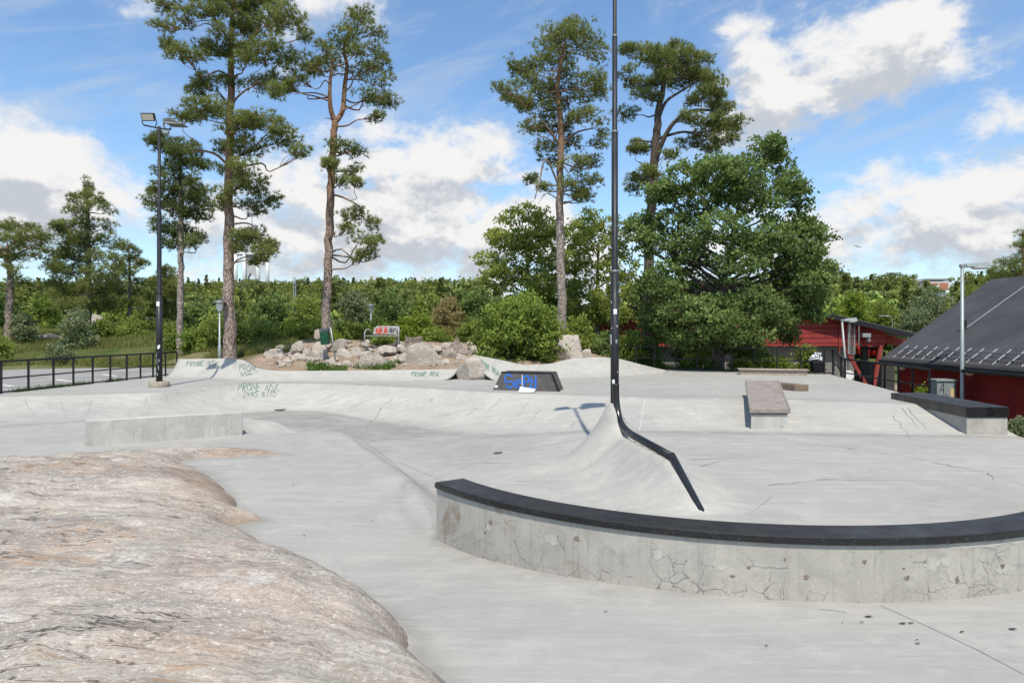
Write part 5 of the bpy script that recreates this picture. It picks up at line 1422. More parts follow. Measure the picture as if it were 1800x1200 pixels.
pine("tallest pine with an orange upper trunk, its top cut off, behind the tall quarter pipe", 25.0,
     [(403, 634), (403, 560), (402, 480), (402, 380), (403, 280), (405, 180), (407, 80), (409, -10), (412, -80)], [25, 20, 18, 16, 14.5, 12, 9, 7, 3],
     [(297, 8, 22, 10), (318, 28, 22, 12), (292, 46, 20, 12), (366, 17, 30, 12), (457, 17, 44, 18), (502, 28, 30, 15), (451, 46, 38, 12), (530, 60, 16, 9), (326, 94, 30, 10), (304, 80, 14, 9), (366, 90, 28, 11), (420, 85, 30, 18), (476, 88, 38, 18),
      (428, 113, 22, 14), (465, 145, 26, 17), (482, 160, 14, 10), (366, 147, 24, 15), (350, 160, 16, 8), (366, 190, 36, 12), (323, 201, 18, 8), (345, 203, 18, 8), (414, 218, 30, 18), (457, 212, 34, 13), (502, 243, 28, 18), (527, 268, 16, 11), (480, 225, 20, 12), (389, 261, 18, 10), (434, 258, 32, 17), (406, 304, 24, 14),
      (442, 320, 26, 16), (467, 350, 24, 12), (442, 365, 20, 12), (395, 362, 18, 11), (410, 335, 24, 14), (430, 295, 22, 12), (442, 420, 32, 15), (467, 440, 18, 12), (425, 412, 18, 10), (450, 455, 12, 10), (415, 435, 12, 9), (478, 432, 10, 9),
      (400, -10, 60, 20), (350, -25, 40, 16), (470, -20, 46, 18), (410, -60, 50, 25), (405, 145, 16, 10), (395, 60, 20, 12)], 101, 'needle', 'bark', 1.5, 1.0,
     limbs=[([(398, 288, 0), (380, 272, -.3), (355, 265, -.5), (338, 268, -.6)], 5, 3), ([(404, 205, 0), (412, 178, -.3), (430, 160, -.5), (445, 152, -.6)], 5, 2), ([(404, 198, 0), (392, 172, .3), (380, 158, .4)], 5, 2), ([(402, 72, 0), (385, 45, -.3), (365, 22, -.4), (340, 10, -.4)], 5, 2), ([(406, 395, 0), (425, 392, -.3), (440, 394, -.4), (452, 404, -.5)], 4, 2)])
pine("slender dark pine behind the left lamp mast, crown low on a thin trunk", 30.0, [(316, 604), (317, 520), (318, 440), (318, 350), (316, 290), (312, 250)], [12, 10.5, 9.5, 8, 5, 2],
     [(270, 243, 14, 8), (300, 254, 30, 13), (330, 264, 20, 12), (342, 286, 26, 9), (292, 300, 22, 16), (322, 318, 28, 16), (350, 343, 24, 14), (276, 355, 22, 9), (302, 368, 28, 13), (342, 378, 26, 13), (272, 393, 18, 11), (302, 404, 30, 11), (345, 412, 18, 11), (308, 428, 22, 7), (363, 362, 16, 12), (315, 284, 20, 14), (318, 345, 24, 14), (284, 330, 18, 10), (340, 428, 12, 7)], 102, 'needle_blue', 'bark_grey', 1.2, 1.0, extra=6)
pine("pine with a forked trunk and sparse tufts, left of centre behind the boulders", 27.0, [(573, 588), (576, 500), (579, 400), (582, 320), (586, 250), (589, 212)], [18, 15, 14, 13, 12, 11],
     [(625, 42, 28, 18), (655, 58, 22, 14), (640, 28, 18, 9), (602, 62, 28, 13), (570, 92, 24, 16), (650, 92, 30, 15), (612, 85, 20, 14), (545, 108, 22, 16), (530, 138, 16, 15), (508, 118, 14, 11), (560, 128, 25, 11), (640, 128, 30, 15), (680, 145, 18, 13), (664, 176, 24, 13), (688, 180, 14, 9), (640, 168, 22, 12), (657, 205, 12, 11), (590, 110, 18, 11), (505, 150, 10, 10), (672, 110, 14, 10),
      (608, 262, 18, 12), (630, 268, 16, 8), (588, 258, 12, 12), (618, 298, 16, 11), (604, 318, 14, 14), (626, 318, 12, 8), (578, 290, 9, 12), (622, 378, 28, 15), (650, 395, 16, 11), (640, 424, 20, 12), (655, 446, 14, 9), (612, 400, 14, 9), (660, 425, 12, 10), (632, 452, 10, 8)], 103, 'needle', 'bark', 1.3, .82, extra=4,
     fork=[([(589, 214, 0), (581, 190, -.2), (580, 150, -.3), (585, 105, -.3)], 10, 4), ([(588, 216, 0), (602, 195, .3), (606, 150, .4), (610, 115, .4), (604, 85, .3), (620, 50, .2)], 10, 4)],
     limbs=[([(582, 342, 0), (600, 346, -.4), (625, 358, -.6), (640, 372, -.7)], 4, 2)], dead=[[(586, 212, 0), (577, 208, -.2), (570, 209, -.4)]])
pine("tall pine with a grey trunk left of the centre mast, round bush at its foot", 28.0, [(988, 575), (986, 500), (983, 400), (985, 300), (986, 220), (980, 150), (990, 90), (1000, 45)], [18, 15.5, 14, 12, 10, 8, 5, 2],
     [(1012, 44, 28, 11), (988, 58, 38, 14), (962, 84, 28, 16), (1028, 75, 30, 16), (922, 114, 28, 14), (977, 106, 34, 16), (1050, 99, 22, 16), (889, 156, 24, 10), (933, 147, 28, 16), (984, 152, 32, 18), (1039, 136, 28, 18), (911, 178, 20, 10), (951, 191, 28, 15), (1035, 165, 28, 15), (1060, 150, 16, 12), (940, 222, 20, 10), (977, 218, 28, 15), (1026, 205, 26, 17), (1055, 220, 18, 16), (995, 252, 26, 15), (958, 255, 18, 12),
      (969, 280, 20, 12), (1006, 288, 26, 13), (1043, 284, 18, 13), (1035, 313, 24, 13), (1006, 320, 22, 12), (936, 315, 10, 8), (1050, 250, 14, 12), (1000, 180, 22, 14), (1000, 125, 22, 14), (1025, 345, 18, 12), (955, 330, 12, 9), (945, 160, 20, 12)], 104, 'needle', 'bark_grey', 1.5, .85, extra=8,
     limbs=[([(984, 255, 0), (970, 235, -.3), (960, 222, -.5)], 5, 3), ([(984, 262, 0), (1010, 235, .3), (1045, 225, .4)], 5, 2), ([(983, 330, 0), (960, 280, -.4), (948, 320, -.6), (940, 350, -.7)], 4, 2)], dead=[[(975, 252, -.1), (955, 240, -.4), (940, 247, -.6), (928, 254, -.7)], [(980, 350, 0), (960, 340, -.5), (945, 360, -.7)]])
pine("broad crowned pine with heavy bare limbs behind the oak, right of the centre lamp mast", 31.0, [(1134, 600), (1138, 500), (1143, 400), (1148, 310), (1153, 250), (1157, 200), (1166, 150), (1170, 115)], [20, 18, 17, 16, 15, 12, 8, 4],
     [(1116, 92, 26, 10), (1152, 97, 32, 12), (1189, 88, 26, 11), (1226, 104, 22, 12), (1101, 128, 16, 13), (1145, 140, 32, 12), (1196, 136, 34, 15), (1250, 136, 22, 13), (1264, 158, 16, 13), (1138, 170, 24, 11), (1233, 169, 30, 13), (1270, 190, 24, 13), (1298, 216, 16, 10), (1100, 198, 18, 18), (1210, 205, 20, 9), (1251, 220, 32, 14), (1270, 242, 24, 12), (1215, 250, 22, 10), (1248, 258, 20, 11), (1123, 257, 14, 9), (1182, 272, 16, 10), (1123, 311, 22, 12), (1152, 302, 22, 11), (1120, 330, 18, 12), (1170, 112, 30, 11), (1210, 118, 22, 11), (1290, 228, 14, 9), (1115, 150, 14, 9), (1225, 140, 26, 12)], 105, 'needle', 'bark_dark', 1.7, 1.0, extra=6,
     limbs=[([(1150, 290, 0), (1165, 248, -.4), (1185, 215, -.7), (1215, 195, -.8), (1252, 194, -.9)], 10, 4), ([(1154, 245, 0), (1175, 238, -.4), (1205, 232, -.6), (1240, 240, -.8)], 6, 3), ([(1157, 210, 0), (1170, 180, .4), (1190, 165, .6), (1215, 150, .7)], 7, 3), ([(1147, 320, 0), (1130, 290, -.4), (1122, 285, -.5)], 3, 2), ([(1152, 250, 0), (1130, 248, -.3), (1108, 247, -.6)], 4, 2)], dead=[[(1150, 290, 0), (1175, 270, -.4), (1200, 278, -.6)]])
# pines on the left slope
pine("conical young pine at left, bushy down to the ground", 38.0, [(155, 582), (155, 520), (155, 440), (154, 380), (154, 318)], [13, 11, 9, 6, 1.5],
     [(154, 325, 8, 10), (162, 340, 14, 9), (146, 345, 12, 9), (126, 350, 9, 7), (178, 352, 10, 8), (155, 365, 20, 11), (128, 372, 16, 8), (187, 372, 14, 10), (150, 392, 26, 12), (112, 395, 14, 8), (190, 398, 14, 11), (100, 402, 12, 8), (150, 420, 30, 13), (118, 422, 20, 10), (190, 425, 18, 12), (98, 440, 18, 11), (140, 448, 32, 14), (185, 452, 26, 12), (92, 470, 20, 13), (130, 478, 32, 16), (180, 480, 30, 16), (100, 505, 26, 15), (150, 510, 34, 15), (195, 505, 20, 14), (88, 520, 18, 12), (120, 535, 28, 12), (180, 535, 26, 12), (205, 470, 12, 10)], 106, 'needle', 'bark_dark', 1.8, .75, extra=10, tuft=.21)
pine("flat topped pine at the far left edge", 36.0, [(14, 585), (17, 530), (18, 480), (12, 452), (14, 430)], [14, 12, 10, 9, 4],
     [(35, 396, 26, 9), (8, 402, 18, 9), (60, 412, 22, 9), (78, 424, 14, 8), (20, 420, 26, 10), (50, 430, 24, 10), (-12, 425, 24, 14), (70, 445, 16, 9), (30, 450, 20, 9), (5, 440, 20, 10), (25, 475, 16, 12), (40, 492, 16, 10), (-20, 460, 20, 14), (-10, 500, 16, 12)], 107, 'needle', 'bark', 1.4, .75, tuft=.2, limbs=[([(16, 462, 0), (35, 445, -.3), (60, 432, -.5)], 5, 2), ([(14, 455, 0), (0, 435, .3), (-14, 425, .5)], 5, 2)])
pine("small slim pine between the conical pine and the left lamp mast", 42.0, [(229, 588), (228, 540), (228, 490), (227, 428)], [8, 6.5, 5, 1.5],
     [(227, 432, 8, 9), (213, 436, 6, 6), (238, 448, 9, 7), (222, 452, 12, 8), (243, 465, 12, 7), (212, 465, 10, 7), (228, 478, 20, 9), (250, 462, 8, 6), (205, 490, 14, 8), (240, 496, 18, 9), (222, 510, 20, 9), (250, 515, 14, 8), (210, 530, 16, 9), (240, 535, 16, 8)], 108, 'needle', 'bark_grey', 1.2, .7, tuft=.22)
pine("small bushy pine right of the left lamp mast on the slope", 44.0, [(290, 600), (290, 540), (289, 470)], [8, 6, 1.5],
     [(289, 472, 8, 8), (299, 480, 12, 7), (280, 485, 10, 8), (290, 498, 20, 9), (308, 506, 14, 9), (268, 502, 12, 8), (285, 518, 22, 10), (308, 530, 16, 10), (268, 535, 18, 12), (290, 548, 24, 12), (262, 555, 16, 12), (310, 555, 14, 10), (285, 572, 26, 10)], 109, 'needle', 'bark_dark', 1.4, .8, tuft=.22)
pine("pine partly cut off at the right edge above the barn roof", 60.0, [(1800, 600), (1800, 520), (1798, 410)], [10, 9, 3],
     [(1795, 412, 12, 8), (1790, 430, 14, 8), (1772, 462, 18, 9), (1760, 476, 20, 9), (1790, 470, 18, 10), (1745, 486, 14, 6), (1800, 450, 20, 14), (1780, 488, 26, 8), (1820, 480, 30, 20), (1820, 430, 24, 16)], 110, 'needle', 'bark', 2, .6, tuft=.3)


def leafy(label, Y, pads, seed, mat, size=.13, per=420, trunk=None, widths=(10, 3), bark='bark_dark', depth=1.8, extra=0, group=None, name="broadleaf_tree", cat="tree", up=.45, base_v=None, ccu=None, fat=1.22):
    g = np.random.default_rng(seed)
    us = np.array([p[0] for p in pads]); vs = np.array([p[1] for p in pads])
    cu = us.mean() if ccu is None else ccu
    if trunk is None: trunk = [(cu, vs.max() + 10), (cu, vs.mean())]
    tp_ = np.array([at(u, v, Y) for u, v in trunk]); x, y = tp_[0][0], tp_[0][1]; gz = tz(x, y) if y < 60 else float(far_z(np.array([x]), np.array([y]))[0])
    t = thing(name, label, cat, (x, y, min(gz, tp_[0][2])), group)
    tp_[0][2] = min(tp_[0][2], gz) - .3
    P = spline(tp_, 24) if len(tp_) > 2 else np.linspace(tp_[0], tp_[1], 12)
    W_ = np.linspace(widths[0], widths[1], len(P)) * Y / F / 2
    wd = Wood(); wd.tube(P, W_, 10); wd.obj("trunk" if cat == "tree" else "stem", M[bark], t)
    lb = Wood(); V = []; Fc = []; Tn = []; nv = 0
    pads = list(pads)
    for k in range(extra):
        p = pads[g.integers(0, len(pads))]; pads.append((p[0] + g.uniform(-1, 1) * p[2], p[1] + g.uniform(-1, 1) * p[3], p[2] * g.uniform(.55, .9), p[3] * g.uniform(.55, .9)))
    Ru = max(1, (us.max() - us.min()) / 2 + 15); vt = vs.min(); vb = vs.max() + 1
    for (u, v, ru, rv) in pads:
        q = math.sqrt(max(.05, 1 - min(.95, ((u - cu) / Ru) ** 2)))
        dy = g.uniform(-1, .75 if name == 'shrub' else .35) * depth * q; c = at(u, v, Y + dy); sc = (Y + dy) / F; rx_, rz_ = ru * sc * fat, rv * sc * fat * 1.2; ry_ = (rx_ + rz_) / 2
        j = max(int(len(P) * (.38 if cat == 'tree' else .1)) + 1, min(len(P) - 1, int(np.argmin(np.abs(P[:, 2] - (c[2] - .5 * abs(c[0] - P[-1, 0]) - .2))))))
        lb.tube(crook(P[j], c, g, .14, 8), np.linspace(max(.015, min(.07, W_[j] * .5)), .008, 8 + 1)[:len(crook(P[j], c, g, .14, 8))], 5)
        n = int(per * (rx_ * ry_ + .10) / .42); n = max(140, min(n, 3200))
        # leaves sit in sprays: sub-clusters on the shell of the pad
        m_ = max(6, n // 26); cen = unit(g, m_) * np.array([rx_, ry_, rz_]) * (g.uniform(.35, 1.0, m_) ** .6)[:, None] + c
        pick = g.integers(0, m_, n); C = cen[pick] + g.normal(size=(n, 3)) * np.array([.5, .5, .32]) * (.10 + size * 1.1)
        vv, ff = leaf_quads(g, C, size, .62, up)
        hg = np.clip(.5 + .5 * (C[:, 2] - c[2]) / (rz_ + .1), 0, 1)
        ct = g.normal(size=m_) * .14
        tn = np.clip(.16 + .58 * hg + ct[pick] + g.normal(size=n) * .15, 0, 1)  # top leaves of each pad coloured brighter, as if sunlit
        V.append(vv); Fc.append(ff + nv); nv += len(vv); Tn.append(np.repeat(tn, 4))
    lb.obj("limb" if cat == "tree" else "branch", M[bark], t)["kind"] = "stuff"
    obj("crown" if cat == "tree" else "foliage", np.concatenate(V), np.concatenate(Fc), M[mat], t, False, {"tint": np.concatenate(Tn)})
    return t


leafy("big oak with a dense dark green crown in front of the red gabled building", 28.0,
      [(1240, 560, 30, 16), (1262, 540, 30, 18), (1300, 555, 28, 14), (1215, 600, 24, 10), (1290, 605, 26, 9), (1250, 590, 26, 11), (1335, 268, 28, 18), (1360, 258, 14, 12), (1372, 290, 18, 16), (1250, 300, 36, 16), (1200, 312, 28, 16), (1310, 310, 34, 18), (1388, 328, 24, 16), (1408, 350, 16, 16), (1160, 340, 24, 14), (1230, 350, 38, 20), (1330, 360, 38, 20), (1398, 392, 26, 14), (1440, 410, 20, 12), (1128, 392, 16, 13), (1180, 390, 34, 18), (1270, 400, 38, 22), (1350, 420, 36, 18), (1410, 440, 28, 13), (1140, 430, 24, 16), (1210, 450, 38, 22), (1300, 470, 38, 22), (1380, 480, 32, 16), (1428, 500, 26, 14), (1170, 490, 32, 20), (1250, 520, 38, 20), (1330, 530, 34, 18), (1398, 530, 30, 16), (1205, 545, 34, 16), (1280, 568, 34, 14), (1358, 570, 26, 12), (1430, 556, 16, 9), (1320, 590, 30, 10), (1150, 560, 24, 14), (1130, 520, 22, 14), (1420, 530, 24, 12), (1385, 590, 18, 8), (1440, 475, 22, 12), (1300, 300, 24, 16), (1280, 330, 30, 18), (1385, 560, 16, 10), (1180, 570, 22, 12), (1225, 585, 20, 10)], 201, 'oak', .145, 600,
      trunk=[(1264, 640), (1266, 590), (1272, 500), (1288, 420), (1300, 350)], widths=(20, 5), depth=2.4, extra=50, fat=1.33)
leafy("light green broadleaf tree behind the grey pine trunk, left half of the clump", 33.0, [(900, 385, 20, 14), (935, 375, 22, 14), (960, 395, 22, 16), (880, 420, 22, 14), (920, 425, 30, 16), (858, 455, 20, 12), (900, 465, 30, 16), (945, 455, 26, 18), (870, 490, 26, 14), (915, 505, 28, 16), (955, 500, 24, 16), (960, 440, 20, 14), (930, 540, 30, 14)], 202, 'clump', .15, 430, trunk=[(930, 600), (928, 500), (925, 420)], widths=(9, 3), extra=8)
leafy("yellowish broadleaf tree behind the centre lamp mast, right half of the clump", 34.0, [(1045, 385, 20, 13), (1070, 395, 18, 13), (1020, 395, 16, 12), (1090, 420, 16, 13), (1035, 425, 28, 16), (1075, 445, 26, 16), (1020, 460, 24, 15), (1055, 480, 30, 18), (1100, 475, 22, 16), (1020, 510, 24, 16), (1065, 520, 30, 16), (1105, 515, 22, 15), (1040, 550, 30, 14), (1090, 555, 24, 13), (1000, 545, 18, 12)], 203, 'clump', .15, 430, trunk=[(1050, 610), (1050, 520), (1052, 430)], widths=(9, 3), extra=8)
leafy("dark broadleaf tree filling the gap right behind the grey pine trunk", 36.0, [(985, 420, 22, 16), (1000, 460, 26, 18), (975, 480, 22, 16), (990, 515, 28, 18), (965, 530, 22, 14), (1010, 555, 26, 16), (980, 570, 28, 12)], 204, 'oak', .16, 420, trunk=[(990, 610), (990, 450)], extra=5)


def dome(label, u0, u1, v0, v1, Y, seed, mat, size=.12, per=420, n=16, name="shrub", cat="shrub", depth=None, group=None):
    """a rounded shrub filling the photo box u0..u1, v0..v1"""
    r = random.Random(seed); cu, hw, hh = (u0 + u1) / 2, (u1 - u0) / 2, (v1 - v0); P = []
    rr = min(hw, hh * .6) * .36
    for k in range(n):
        a = math.pi * (k + .5) / n; e = r.uniform(.30, .86) if k % 3 else r.uniform(.7, .88)
        P.append((cu + math.cos(a) * e * (hw - rr * .6) * 1.06, v1 - rr * .7 - math.sin(a) * e * (hh - rr * 1.3) * 1.02, rr * r.uniform(.85, 1.25), rr * r.uniform(.75, 1.1)))
    for k in range(max(2, n // 5)):
        P.append((cu + r.uniform(-.8, .8) * hw, v1 - rr * .6, rr, rr * .8))
    return leafy(label, Y, P, seed, mat, size, per, trunk=[(cu, v1 + 2), (cu, v1 - hh * .4)], widths=(max(3, rr * .2), 2), depth=depth or hw * Y / F * .8, extra=n // 3, name=name, cat=cat, group=group)


dome("big round dark green bush on the stony mound before the grey pine trunk", 838, 992, 515, 642, 25.6, 301, 'bushleaf', .135, 520, 26)
for a in [("silvery birch shrub on the grass slope left of the left lamp mast", 108, 168, 540, 618, 33, 'silver', .12), ("small round silvery shrub just behind the left railing", 82, 128, 606, 640, 28.5, 'silver', .10), ("leafy shrub at the far left edge behind the asphalt", -20, 20, 585, 650, 30, 'bushleaf', .11),
          ("light shrub between the flat topped pine and the conical pine", 24, 62, 548, 596, 36, 'silver', .13), ("low green shrub behind the silvery birch shrub", 160, 205, 560, 600, 38, 'bushleaf', .13), ("low light shrub left of the left lamp mast", 205, 262, 556, 596, 38, 'birch', .13),
          ("green shrub just right of the left lamp mast", 286, 338, 562, 618, 31, 'bushleaf', .11), ("rounded green shrub under the slender dark pine", 318, 362, 572, 622, 29.5, 'bushleaf', .11), ("tall green shrub around the slim park lamp", 345, 405, 540, 625, 29, 'birch', .115),
          ("low bright shrub right of the tallest pine trunk", 408, 442, 562, 620, 28.5, 'birch', .115), ("wide bright green shrub between the two tall left pines", 425, 500, 558, 612, 30, 'birch', .115), ("yellow green shrub below the pale lattice mast", 470, 530, 570, 606, 31, 'lime', .11), ("green shrub left of the forked pine trunk", 520, 572, 560, 606, 32, 'birch', .115),
          ("bright shrub right of the forked pine trunk", 580, 640, 562, 604, 29, 'birch', .11), ("small bright shrub at the foot of the forked pine", 566, 600, 584, 606, 27.2, 'lime', .09), ("dark green shrub behind the bench", 630, 690, 560, 602, 31, 'bushleaf', .12), ("small leafy shrub under the bench", 652, 690, 588, 608, 27.4, 'bushleaf', .09),
          ("bright yellow green bush right of the bench", 700, 765, 545, 602, 29, 'lime', .12), ("brown tinged shrub behind the two stumps", 755, 812, 525, 602, 32, 'brown', .13), ("green shrub between the two stumps", 740, 800, 578, 606, 28, 'bushleaf', .10), ("light shrub left of the big round bush", 800, 850, 560, 606, 28.5, 'birch', .11),
          ("tangled green shrub right of the big round bush", 985, 1050, 555, 612, 28.5, 'birch', .12), ("dark low shrub right of the whitish boulder", 1035, 1085, 580, 646, 28.2, 'oak', .11), ("dense dark shrub behind the centre lamp mast", 1070, 1140, 570, 648, 29.5, 'bushleaf', .115), ("low green shrub at the left end of the right railing", 1110, 1165, 590, 648, 30, 'oak', .115),
          ("shrub with red berries of light between the lamp mast and the oak", 1120, 1190, 520, 600, 32, 'birch', .13), ("low light hedge shrub behind the railing under the oak", 1200, 1262, 618, 656, 28.5, 'birch', .10), ("bright low hedge shrub right of the oak trunk", 1278, 1340, 628, 658, 27.8, 'lime', .09), ("bright low hedge shrub behind the wooden box ledge", 1330, 1400, 628, 660, 27.3, 'lime', .09),
          ("tall thin sapling shrub before the grey lower wall", 1396, 1440, 600, 658, 27.5, 'birch', .10), ("dark shrub under the oak crown left of its trunk", 1180, 1250, 585, 640, 31, 'oak', .13), ("dark shrub under the oak crown right of its trunk", 1275, 1350, 580, 635, 31.5, 'oak', .13)]:
    lab = a[0] if "berries" not in a[0] else "light green shrub showing red wall behind it left of the oak"
    dome(lab, a[1], a[2], a[3], a[4], a[5], hash(a[1] * 31 + a[3]) % 9999, a[6], a[7], 380, 12)
dome("small weedy shrub beside the black topped ledge at the right edge", 1776, 1812, 730, 772, 13.4, 390, 'silver', .05, 900, 10)
dome("small yellow flowering plant behind the railing before the barn", 1612, 1630, 678, 700, 19.5, 391, 'lime', .06, 300, 6, name="flower_plant", cat="plant")
# mid distance single trees behind the mound and at right
for a in [("tall green tree left of the pale lattice mast in the wood", 440, 515, 500, 600, 48, 'oak'), ("bushy tree between the two tall left pines behind the shrubs", 505, 575, 515, 600, 46, 'birch'), ("grey green tree right of the forked pine trunk", 590, 660, 505, 600, 47, 'silver'), ("dark green tree above the bench", 655, 730, 500, 600, 50, 'oak'),
          ("olive tree above the yellow green bush", 715, 790, 510, 600, 45, 'birch'), ("reddish brown tree above the stumps", 770, 820, 520, 590, 42, 'brown'), ("dark tree left of the light green clump", 800, 875, 500, 600, 44, 'oak'),
          ("yellow green tree above the right end of the gabled roof", 1470, 1530, 515, 575, 60, 'lime'), ("olive tree left of the small curved street lamp", 1520, 1580, 520, 590, 64, 'birch'), ("big pale green tree above the barn eave", 1580, 1690, 505, 610, 58, 'silver'), ("dark tree at left behind the flat topped pine", -30, 30, 500, 590, 45, 'oak'), ("dark green thicket tree behind the conical pine", 40, 110, 500, 590, 46, 'bushleaf'),
          ("green thicket tree behind the small slim pine", 180, 260, 520, 590, 52, 'bushleaf'), ("tree behind the slender dark pine low in the wood", 320, 395, 525, 600, 46, 'oak')]:
    dome(a[0], a[1], a[2], a[3], a[4], a[5], hash(a[1] * 17 + a[3]) % 9999, a[6], .19, 240, 14, name="broadleaf_tree", cat="tree")

# ------------------------------------------------------------------ the wooded hillside
def far_template(kind, seed, n):
    g = np.random.default_rng(seed)
    if kind == 'con':                                        # spruce or young pine: rough cone
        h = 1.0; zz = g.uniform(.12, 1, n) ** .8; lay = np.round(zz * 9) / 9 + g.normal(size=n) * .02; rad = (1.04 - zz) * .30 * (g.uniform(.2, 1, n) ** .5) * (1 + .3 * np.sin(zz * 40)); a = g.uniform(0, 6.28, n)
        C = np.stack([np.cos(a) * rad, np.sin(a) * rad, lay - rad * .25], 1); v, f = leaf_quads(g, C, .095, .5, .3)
        tn = np.clip(.25 + 1.4 * rad + g.normal(size=n) * .18, 0, 1)  # outer needles painted lighter, inner ones dark as if shaded
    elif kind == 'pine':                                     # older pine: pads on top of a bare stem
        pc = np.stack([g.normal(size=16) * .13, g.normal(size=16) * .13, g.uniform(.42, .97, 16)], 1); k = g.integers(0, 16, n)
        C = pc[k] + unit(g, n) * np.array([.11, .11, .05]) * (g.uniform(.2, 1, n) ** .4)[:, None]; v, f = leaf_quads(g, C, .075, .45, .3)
        tn = np.clip(.45 + (C[:, 2] - pc[k][:, 2]) * 6 + g.normal(size=n) * .15, 0, 1)  # pad tops tinted lighter, as if lit from above
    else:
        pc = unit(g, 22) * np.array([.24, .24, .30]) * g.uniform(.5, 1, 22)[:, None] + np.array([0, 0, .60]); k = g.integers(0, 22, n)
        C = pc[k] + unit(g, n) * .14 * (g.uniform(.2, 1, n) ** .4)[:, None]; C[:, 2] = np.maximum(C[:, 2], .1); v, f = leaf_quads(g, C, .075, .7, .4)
        tn = np.clip(.35 + (C[:, 2] - pc[k][:, 2]) * 3 + (C[:, 2] - .6) * .6 + g.normal(size=n) * .16, 0, 1)  # lit tops and dim undersides painted into the tint
    return v, f, np.repeat(tn, 4)


TPL = []
for k, kind in enumerate(['dec', 'dec', 'dec', 'con', 'con', 'pine', 'pine', 'dec']):
    v, f, tn = far_template(kind, 900 + k, 1500)
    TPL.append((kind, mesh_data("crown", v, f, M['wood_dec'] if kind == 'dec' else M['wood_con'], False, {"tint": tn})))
tv, tf = tube([(0, 0, -.1), (0, 0, .35), (0.01, 0, .8)], [.022, .016, .006], 6); TRUNK = mesh_data("trunk", tv, tf, M['bark_grey'])
fr = np.random.default_rng(77); spots = []
LAB = {'dec': "rounded broadleaf tree standing in the wood on the far hillside", 'con': "narrow pointed conifer standing in the wood on the far hillside", 'pine': "bare stemmed pine standing in the wood on the far hillside"}
cells = set()
tries = 0
while len(spots) < 1900 and tries < 60000:
    tries += 1
    Y = 72 + 150 * fr.random() ** 1.15; u = fr.uniform(-700, 2400)
    x = (u - U0) / F * Y; c = (int(x // 2.9), int(Y // 3.4))
    if c in cells: continue
    if 850 < u < 1110 and Y > 110: continue
    if 1490 < u < 1560 and Y < 95: continue
    cells.add(c); spots.append((Y, x, u))
spots.sort()
acc_v = {0: [], 1: []}; acc_f = {0: [], 1: []}; acc_t = {0: [], 1: []}; nn = {0: 0, 1: 0}
v_small = {}; near_ = 0
for k, kind in enumerate(['dec', 'dec', 'con', 'dec', 'pine']): v_small[k] = (kind,) + far_template(kind, 950 + k, 420)
for i, (Y, x, u) in enumerate(spots):
    z = float(far_z(np.array([x]), np.array([Y]))[0]); h = fr.uniform(6.2, 9.2) * (1.0 if Y > 95 else .9)
    if u < 260: h *= .8
    if 330 < u < 430: h *= .9
    if u > 1430: h *= 1.12
    if 1595 < u < 1685: h = min(h, 2 + (V0 - 514) / F * Y - z)
    if 398 < u < 490: h = min(h, 2 + (V0 - 487) / F * Y - z)
    if h < 2: continue
    near_ = near_ + 1 if -40 < u < 1840 else near_
    if -40 < u < 1840 and near_ <= 270:
        kk = int(fr.integers(0, len(TPL))); kind, me = TPL[kk]
        if kind != 'dec': h *= 1.12
        name = {'dec': "broadleaf_tree", 'con': "conifer_tree", 'pine': "pine_tree"}[kind]
        t = thing(name, LAB[kind], "tree", (x, Y, z - .2), "trees of the wood on the far hillside")
        cr_ = bpy.data.objects.new("crown", me); COL.objects.link(cr_); cr_.parent = t
        s = h * fr.uniform(.85, 1.25) if kind == 'dec' else h * fr.uniform(.7, 1.0)
        cr_.scale = (s, s, h); cr_.rotation_euler = (0, 0, fr.uniform(0, 6.28))
        tr_ = bpy.data.objects.new("trunk", TRUNK); COL.objects.link(tr_); tr_.parent = t; tr_.scale = (h, h, h)
    else:
        kind, v, f, tn = v_small[int(fr.integers(0, 5))]; a = fr.uniform(0, 6.28); ca_, sa_ = math.cos(a), math.sin(a); s = h * (fr.uniform(.9, 1.3) if kind == 'dec' else .9)
        V_ = np.stack([(v[:, 0] * ca_ - v[:, 1] * sa_) * s + x, (v[:, 0] * sa_ + v[:, 1] * ca_) * s + Y, v[:, 2] * h + z - .2], 1)
        j = 0 if kind == 'dec' else 1
        acc_v[j].append(V_); acc_f[j].append(f + nn[j]); nn[j] += len(V_); acc_t[j].append(np.clip(tn + fr.normal() * .16, 0, 1))
for j, nm in ((0, "broadleaf_forest"), (1, "conifer_forest")):
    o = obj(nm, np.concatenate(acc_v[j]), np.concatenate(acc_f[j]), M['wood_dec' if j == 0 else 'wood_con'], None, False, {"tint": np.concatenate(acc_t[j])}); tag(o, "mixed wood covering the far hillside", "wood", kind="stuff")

# ------------------------------------------------------------------ grass and weeds
def blades(name, pts, hmin, hmax, w, seed, mat, label):
    g = np.random.default_rng(seed); n = len(pts); a = g.uniform(0, 6.28, n); h = g.uniform(hmin, hmax, n); s = np.stack([np.cos(a), np.sin(a), np.zeros(n)], 1) * w / 2
    tip = np.stack([g.normal(size=n) * .45 * h, g.normal(size=n) * .45 * h, h], 1)
    v = np.stack([pts - s, pts + s, pts + tip], 1).reshape(-1, 3)
    o = obj(name, v, np.arange(3 * n).reshape(n, 3), mat, None, False, {"tint": np.repeat(np.clip(g.normal(.5, .25, n), 0, 1), 3)}); return tag(o, label, "grass", kind="stuff")


g = np.random.default_rng(55); n = 60000
u = g.uniform(-60, 520, n); Yg_ = 26 + 24 * g.random(n) ** 1.4; x = (u - U0) / F * Yg_
